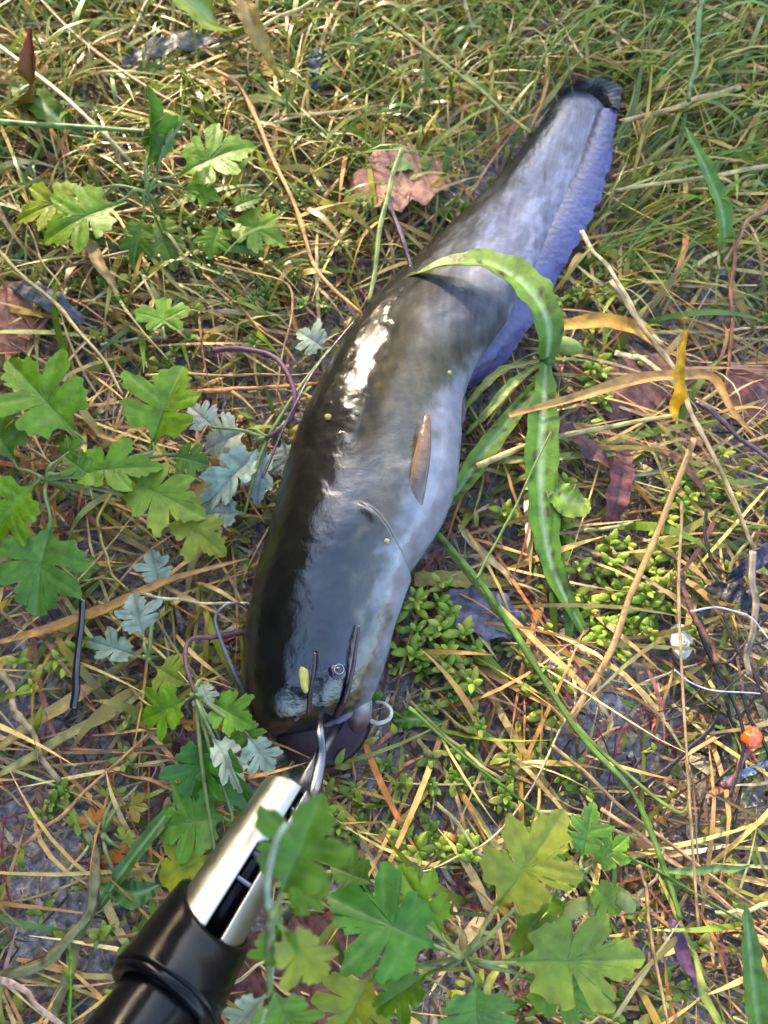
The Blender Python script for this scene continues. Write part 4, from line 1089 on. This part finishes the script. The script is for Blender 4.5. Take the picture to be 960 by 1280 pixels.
chk = [(270, 360, 4), (300, 385, 4), (240, 330, 3), (330, 420, 3), (290, 430, 3), (170, 400, 3), (420, 300, 3), (360, 260, 3), (440, 250, 3), (310, 330, 3), (250, 440, 3), (660, 30, 4), (700, 60, 3), (540, 40, 3), (600, 60, 3), (440, 110, 3),
       (590, 950, 3), (640, 910, 4), (560, 900, 4), (520, 960, 4), (470, 1000, 3), (450, 1050, 3), (610, 1020, 3), (660, 980, 3), (700, 950, 3), (500, 1020, 3), (560, 990, 3), (640, 1090, 3), (760, 1060, 3), (800, 1130, 3), (850, 1200, 3), (720, 1240, 3),
       (760, 1250, 3), (820, 1260, 3), (680, 1250, 3), (540, 860, 4), (600, 820, 3), (660, 850, 3), (520, 840, 3), (880, 700, 3), (930, 620, 3), (900, 640, 3), (780, 380, 3), (830, 350, 3), (700, 380, 3), (860, 400, 3), (940, 420, 2), (120, 430, 2),
       (180, 950, 2), (100, 980, 2), (70, 1020, 2), (170, 1140, 2), (30, 1120, 2), (400, 1060, 3), (430, 1010, 3), (350, 370, 3), (390, 370, 3), (220, 480, 2), (130, 360, 3), (190, 340, 3), (230, 290, 3), (100, 200, 2), (330, 180, 3), (420, 190, 3)]
for px, py, n in chk:
    sprig('chickweed', 'small-leaved green chickweed sprig ' + near_mark(px, py), 'chickweed', px + U(-8, 8), py + U(-8, 8), n, CHK, .022, 'chickweed sprigs ' + near_mark(px, py), .016, .78, (6, 10))

# ------------------------------------------------------------------ loose straws one can pick out, random
finp = np.array([G(*p, .012)[:2] for p in ((712, 104), (733, 94), (758, 94), (780, 108), (777, 140), (768, 170), (760, 214), (744, 262), (722, 304), (696, 352), (662, 408), (626, 458), (590, 486))])
fish_poly = np.vstack([Ls[::12, :2], finp, Rs[: NS // 2 - 30, :2][::-12]])
def in_fish(x, y):
    x, y = np.asarray(x), np.asarray(y)
    ins = np.zeros(x.shape, bool)
    P = fish_poly
    for (x1, y1), (x2, y2) in zip(P, np.roll(P, -1, axis=0)):
        c = ((y1 > y) != (y2 > y)) & (x < (x2 - x1) * (y - y1) / (y2 - y1 + 1e-12) + x1)
        ins ^= c
    return ins
cols_dry = [STRAW, TAN, CREAM, (.38, .28, .12), (.30, .20, .09), (.42, .22, .07), (.22, .16, .09), (.30, .28, .12)]
cnt = 0
while cnt < 150:
    px, py = U(-20, 980), U(-20, 1290)
    if 380 < px < 960 and 60 < py < 330 and U(0, 1) < .3: continue
    a = random.choice((U(-.9, .2), U(0, 3.14)))
    L = U(60, 190)
    q = [(px, py), (px + L * .5 * math.cos(a) + U(-8, 8), py - L * .5 * math.sin(a) + U(-8, 8)), (px + L * math.cos(a), py - L * math.sin(a))]
    z = U(.008, .020)
    ps = np.array([G(*p, z) for p in q])
    ps = spline(ps, 12)
    if in_fish(ps[:, 0], ps[:, 1]).any(): continue
    S('straw', [(*p, z + U(-.004, .006)) for p in q], U(2.8, 6.2), vary(random.choice(cols_dry), .25), 'short loose dry straw ' + near_mark(*q[1]), 'straw', group='loose straws ' + near_mark(*q[1]), blade=U(0, 1) < .3, n=14)
    cnt += 1

# ------------------------------------------------------------------ stuff: grass, thatch, litter, grit
def field(name, N, xy, head, L, W, H, col, z0=.0, K=6, m=None, curve=.5, fish_max=.003, lift=.35, roll=.8, flatb=True):
    n = len(xy)
    t = np.linspace(0, 1, K)
    d = np.stack([np.cos(head), np.sin(head)], -1)
    pp = np.stack([-d[:, 1], d[:, 0]], -1)
    cv = rng.uniform(-curve, curve, n) * L
    XY = xy[:, None] + d[:, None] * (L[:, None] * t)[..., None] + pp[:, None] * (cv[:, None] * t ** 2)[..., None]
    zz = z0 + H[:, None] * np.sin(t * (lift * math.pi + rng.uniform(0, .6, n)[:, None] * math.pi)) + gz(XY[..., 0], XY[..., 1])
    ins = in_fish(XY[..., 0], XY[..., 1]) & (zz > fish_max)
    ok = ~ins.any(1)
    XY, zz, d, pp, W, col = XY[ok], zz[ok], d[ok], pp[ok], W[ok], col[ok]
    n = len(XY)
    rl = rng.uniform(-roll, roll, n)
    side = np.concatenate([pp * np.cos(rl)[:, None], np.sin(rl)[:, None]], 1)
    tw = np.maximum(.08, np.sin(np.clip(t * 2.7 + .45, 0, 3.14)))
    P = np.concatenate([XY, zz[..., None]], -1)
    off = side[:, None] * (W[:, None] * tw)[..., None] * .5
    V = np.stack([P - off, P + off], 2).reshape(-1, 3)
    base = (np.arange(n) * K * 2)[:, None, None]
    j = np.arange(K - 1)[None, :, None] * 2
    F = (base + j + np.array([0, 1, 3, 2])[None, None]).reshape(-1, 4)
    col = col * np.array((1.10, 1.0, .72))
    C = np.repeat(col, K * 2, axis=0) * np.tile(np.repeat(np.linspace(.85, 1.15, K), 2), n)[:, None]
    return obj(name, mesh(name, V, F, C), m or M_GRASS)
def pick(pal, n, a=.25):
    pal = np.array(pal)
    c = pal[rng.integers(0, len(pal), n)]
    return np.clip(c * rng.uniform(1 - a, 1 + a, (n, 1)) * rng.uniform(1 - a * .4, 1 + a * .4, (n, 3)), 0, 1)
def scatter(n, x0=-.50, x1=.50, y0=-.28, y1=.85):
    return np.stack([rng.uniform(x0, x1, n), rng.uniform(y0, y1, n)], -1)
def dens(xy):
    """(grass, litter, bare) cover of the place, from the look of the plot"""
    px, py = topx(np.column_stack([xy, np.zeros(len(xy))]))
    far = sstep(520, 200, py)
    right = sstep(560, 760, px)
    g = .22 + .62 * far + .25 * right * far
    bare = np.zeros(len(xy))
    for cx, cy, r in ((30, 880, 80), (740, 850, 85), (935, 1010, 85), (60, 1080, 110), (330, 1100, 100), (885, 330, 80), (690, 905, 80), (450, 1150, 110), (770, 945, 70), (540, 1010, 60)):
        bare = np.maximum(bare, np.exp(-((px - cx) ** 2 + (py - cy) ** 2) / (r * r)))
    cl = noise(xy[:, 0] * 22, xy[:, 1] * 22, 0, 55)
    return np.clip(g * (.55 + .9 * cl), 0, 1) * (1 - .95 * bare), bare, far, right
def take(xy, p):
    return xy[rng.uniform(0, 1, len(xy)) < p]
# fine litter: short dry flakes and fibres
xy = scatter(52000)
_, bare, far, right = dens(xy)
xy = take(xy, np.clip(.8 - .55 * bare - .3 * far, .1, 1))
n = len(xy)
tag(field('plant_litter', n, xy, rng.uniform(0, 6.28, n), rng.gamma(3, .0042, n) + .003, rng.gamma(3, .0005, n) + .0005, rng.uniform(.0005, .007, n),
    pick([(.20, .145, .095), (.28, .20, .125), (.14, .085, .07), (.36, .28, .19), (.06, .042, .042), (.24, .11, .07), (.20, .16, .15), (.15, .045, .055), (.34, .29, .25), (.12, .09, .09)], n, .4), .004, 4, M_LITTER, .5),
    'carpet of short dry brown and tan plant scraps over the soil', 'litter', kind='stuff')
# thatch: longer dry fibres, mostly lying
xy = scatter(13000)
_, bare, far, right = dens(xy)
xy = take(xy, np.clip(.36 - .40 * bare + .40 * far, .02, 1))
n = len(xy)
hd = np.where(rng.uniform(0, 1, n) < .5, rng.normal(-.5, .5, n), rng.uniform(0, 6.28, n))
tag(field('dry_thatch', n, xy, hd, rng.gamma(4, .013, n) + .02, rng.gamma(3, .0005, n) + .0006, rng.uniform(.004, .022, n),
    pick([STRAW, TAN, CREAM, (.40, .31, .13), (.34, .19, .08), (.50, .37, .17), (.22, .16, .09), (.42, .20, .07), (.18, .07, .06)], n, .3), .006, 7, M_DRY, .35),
    'loose mat of dry straw-coloured grass fibres', 'thatch', kind='stuff')
# green grass
xy = scatter(17000)
g, bare, far, right = dens(xy)
xy = take(xy, np.clip(g * .95 - .05, .01, 1))
n = len(xy)
_, bare, far, right = dens(xy)
hd = np.where(rng.uniform(0, 1, n) < .25 + .5 * right * far, rng.normal(.5, .45, n), rng.uniform(0, 6.28, n))
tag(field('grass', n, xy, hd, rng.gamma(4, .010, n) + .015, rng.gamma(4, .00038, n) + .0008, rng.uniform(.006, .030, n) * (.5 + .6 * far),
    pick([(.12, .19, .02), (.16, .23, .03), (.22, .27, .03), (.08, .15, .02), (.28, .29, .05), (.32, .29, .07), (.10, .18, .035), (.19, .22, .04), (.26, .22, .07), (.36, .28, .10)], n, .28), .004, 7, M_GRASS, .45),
    'tangle of thin green and yellow-green grass blades', 'grass', kind='stuff')
# fine fresh grass behind the tail
xy = scatter(9000, -.1, .55, .28, .9)
px, py = topx(np.column_stack([xy, np.zeros(len(xy))]))
xy = take(xy, np.clip(sstep(430, 120, py) * (.25 + .75 * sstep(560, 780, px)) * (.4 + .9 * noise(xy[:, 0] * 18, xy[:, 1] * 18, 0, 57)), 0, 1) * .75)
n = len(xy)
tag(field('fine_grass', n, xy, np.where(rng.uniform(0, 1, n) < .7, rng.normal(.5, .4, n), rng.uniform(0, 6.28, n)), rng.gamma(5, .010, n) + .02, rng.gamma(4, .0003, n) + .0006, rng.uniform(.01, .040, n),
    pick([(.15, .24, .03), (.20, .28, .04), (.10, .19, .03), (.26, .31, .06), (.12, .22, .06), (.34, .33, .09)], n, .25), .006, 8, M_GRASS, .35),
    'dense fine fresh green grass around the catfish tail', 'grass', kind='stuff')
# broader short blades
xy = scatter(2600)
g, bare, far, right = dens(xy)
xy = take(xy, np.clip(.25 + g * .6, .05, 1))
n = len(xy)
tag(field('meadow_grass', n, xy, rng.uniform(0, 6.28, n), rng.gamma(5, .008, n) + .02, rng.uniform(.003, .006, n), rng.uniform(.006, .028, n),
    pick([(.12, .21, .02), (.17, .25, .03), (.24, .26, .04), (.08, .16, .025), (.32, .26, .07), (.38, .25, .09), (.10, .18, .045), (.40, .30, .13)], n, .28), .005, 8, M_GRASS, .35),
    'scattered broader short grass blades in the weeds', 'grass', kind='stuff')
# red creeping stems
xy = scatter(1700)
_, bare, far, right = dens(xy)
px, py = topx(np.column_stack([xy, np.zeros(len(xy))]))
xy = take(xy, np.clip(.2 + .7 * np.exp(-((px - 520) / 160) ** 2 - ((py - 1010) / 110) ** 2) + .4 * right * (1 - far), 0, 1))
n = len(xy)
tag(field('creeping_stems', n, xy, rng.uniform(0, 6.28, n), rng.uniform(.02, .06, n), rng.uniform(.0008, .0017, n), rng.uniform(.003, .010, n),
    pick([(.22, .035, .06), (.17, .03, .05), (.24, .08, .06), (.12, .03, .035)], n, .3), .006, 7, M_LEAF, .5, roll=.3),
    'wine-red creeping stems threading through the litter', 'stems', kind='stuff')
# tiny leaves of ground cover
xy = scatter(30000)
g, bare, far, right = dens(xy)
cl = sstep(.42, .66, noise(xy[:, 0] * 28 + 4, xy[:, 1] * 28, 0, 91))
xy = take(xy, np.clip(cl * .5 * (1 - .75 * bare) * (.45 + .55 * far) + .03, 0, 1))
n = len(xy)
tag(field('ground_cover', n, xy, rng.uniform(0, 6.28, n), rng.uniform(.005, .011, n), rng.uniform(.0022, .0048, n), rng.uniform(.001, .006, n),
    pick([(.15, .23, .025), (.22, .29, .03), (.28, .32, .04), (.10, .17, .02), (.19, .22, .04), (.32, .30, .07), (.32, .20, .06)], n, .25), rng.uniform(.004, .018, n)[:, None], 5, M_LEAF, .2, lift=.6),
    'low ground cover of tiny green leaves', 'ground cover', kind='stuff')
# grit and seeds on the soil
n = 16000
xy = scatter(n)
_, bare, far, right = dens(xy)
xy = take(xy, np.clip(.35 + .65 * bare, 0, 1))
n = len(xy)
OCT = np.array([(1, 0, 0), (.3, .95, 0), (-.8, .58, 0), (-.8, -.58, 0), (.3, -.95, 0), (0, 0, .8), (0, 0, -.6)], float)
OF = np.array([(i, (i + 1) % 5, 5) for i in range(5)] + [((i + 1) % 5, i, 6) for i in range(5)])
sz = rng.gamma(2.2, .00055, n) + .0005
th = rng.uniform(0, 6.28, n)
rot = np.stack([np.stack([np.cos(th), -np.sin(th)], -1), np.stack([np.sin(th), np.cos(th)], -1)], 1)
v = OCT[None] * rng.uniform(.7, 1.3, (n, 7, 1))
vx = np.einsum('nij,nkj->nki', rot, v[..., :2]) * sz[:, None, None]
vz = v[..., 2] * sz[:, None] + gz(xy[:, 0], xy[:, 1])[:, None] + .0035
gV = np.concatenate([xy[:, None] + vx, vz[..., None]], -1).reshape(-1, 3)
gF = (OF[None] + (np.arange(n) * 7)[:, None, None]).reshape(-1, 3).astype(np.int32)
gC = np.repeat(pick([(.14, .13, .13), (.22, .21, .20), (.08, .07, .07), (.30, .28, .26), (.34, .25, .10), (.18, .14, .11)], n, .4), 7, axis=0)
tag(obj('grit', mesh('grit', gV, gF, gC, False), M_LITTER), 'grey sand grains and yellow seeds lying on the bare soil', 'grit', kind='stuff')

# ------------------------------------------------------------------ added evergreens outside the view, placed to darken reflections and break up sun glints
def evergreen(x, y, h, rad, label, seed):
    r = np.random.default_rng(seed)
    t = thing('unseen_evergreen', label, 'tree', (x, y, 0), 'added evergreens out of view')
    zz = np.linspace(-.1, h * .9, 14)
    P = np.stack([x + .06 * np.sin(zz * 1.3 + seed), y + .06 * np.cos(zz * 1.1), zz], -1)
    v, f = tube(P, np.linspace(.11, .02, 14), 10)
    part('trunk', v, f, np.array((.07, .05, .038)), M_LITTER, t)
    for i in range(9):
        a, z1 = i * 2.4, h * (.12 + .08 * i)
        e = np.array((x + rad * .75 * math.cos(a) * (1 - .07 * i), y + rad * .75 * math.sin(a) * (1 - .07 * i), z1 + .35))
        v, f = tube(spline([(x, y, z1), (np.array((x, y, z1)) + e) / 2 + np.array((0, 0, .05)), e], 8), np.linspace(.035, .01, 8), 7)
        part('limb', v, f, np.array((.07, .05, .038)), M_LITTER, t)
    n = 7000
    q = r.uniform(0, 1, n)
    a = r.uniform(0, 6.28, n)
    prof = rad * (1 - q ** 2.2 * .75) * (.72 + .4 * noise(a * 2.2, q * 7, seed, 5))
    rr = prof * np.sqrt(r.uniform(.15, 1, n))
    c = np.stack([x + rr * np.cos(a), y + rr * np.sin(a), .12 + q * h], -1)
    d1 = r.normal(0, 1, (n, 3)); d1 /= np.linalg.norm(d1, axis=1, keepdims=True)
    d2 = np.cross(d1, r.normal(0, 1, (n, 3))); d2 /= np.linalg.norm(d2, axis=1, keepdims=True)
    L = r.uniform(.10, .20, (n, 1))
    V = np.stack([c - d1 * L, c + d2 * L * .35, c + d1 * L, c - d2 * L * .35], 1).reshape(-1, 3)
    F = np.arange(n * 4, dtype=np.int32).reshape(-1, 4)
    part('crown', V, F, np.repeat(pick([(.03, .07, .02), (.045, .09, .025), (.02, .055, .02)], n, .3), 4, axis=0), M_GRASS, t, False)
for i, (x, y, h, rad, w) in enumerate([(-2.5, -1.1, 6.0, 1.5, 'the broadest of the row'), (-2.8, .55, 6.6, 1.3, 'the tallest of the row'), (-3.0, -3.1, 5.6, 1.6, 'last of the row'), (-3.3, 1.9, 5.2, 1.15, 'the slimmest of the row'), (-2.45, 2.9, 5.0, 1.2, 'next to the slimmest of the row'), (-.40, 4.3, 4.4, 1.15, 'standing apart from the row')]):
    evergreen(x, y, h, rad, 'added dark evergreen tree out of view, darkening the catfish reflections, ' + w, i + 3)
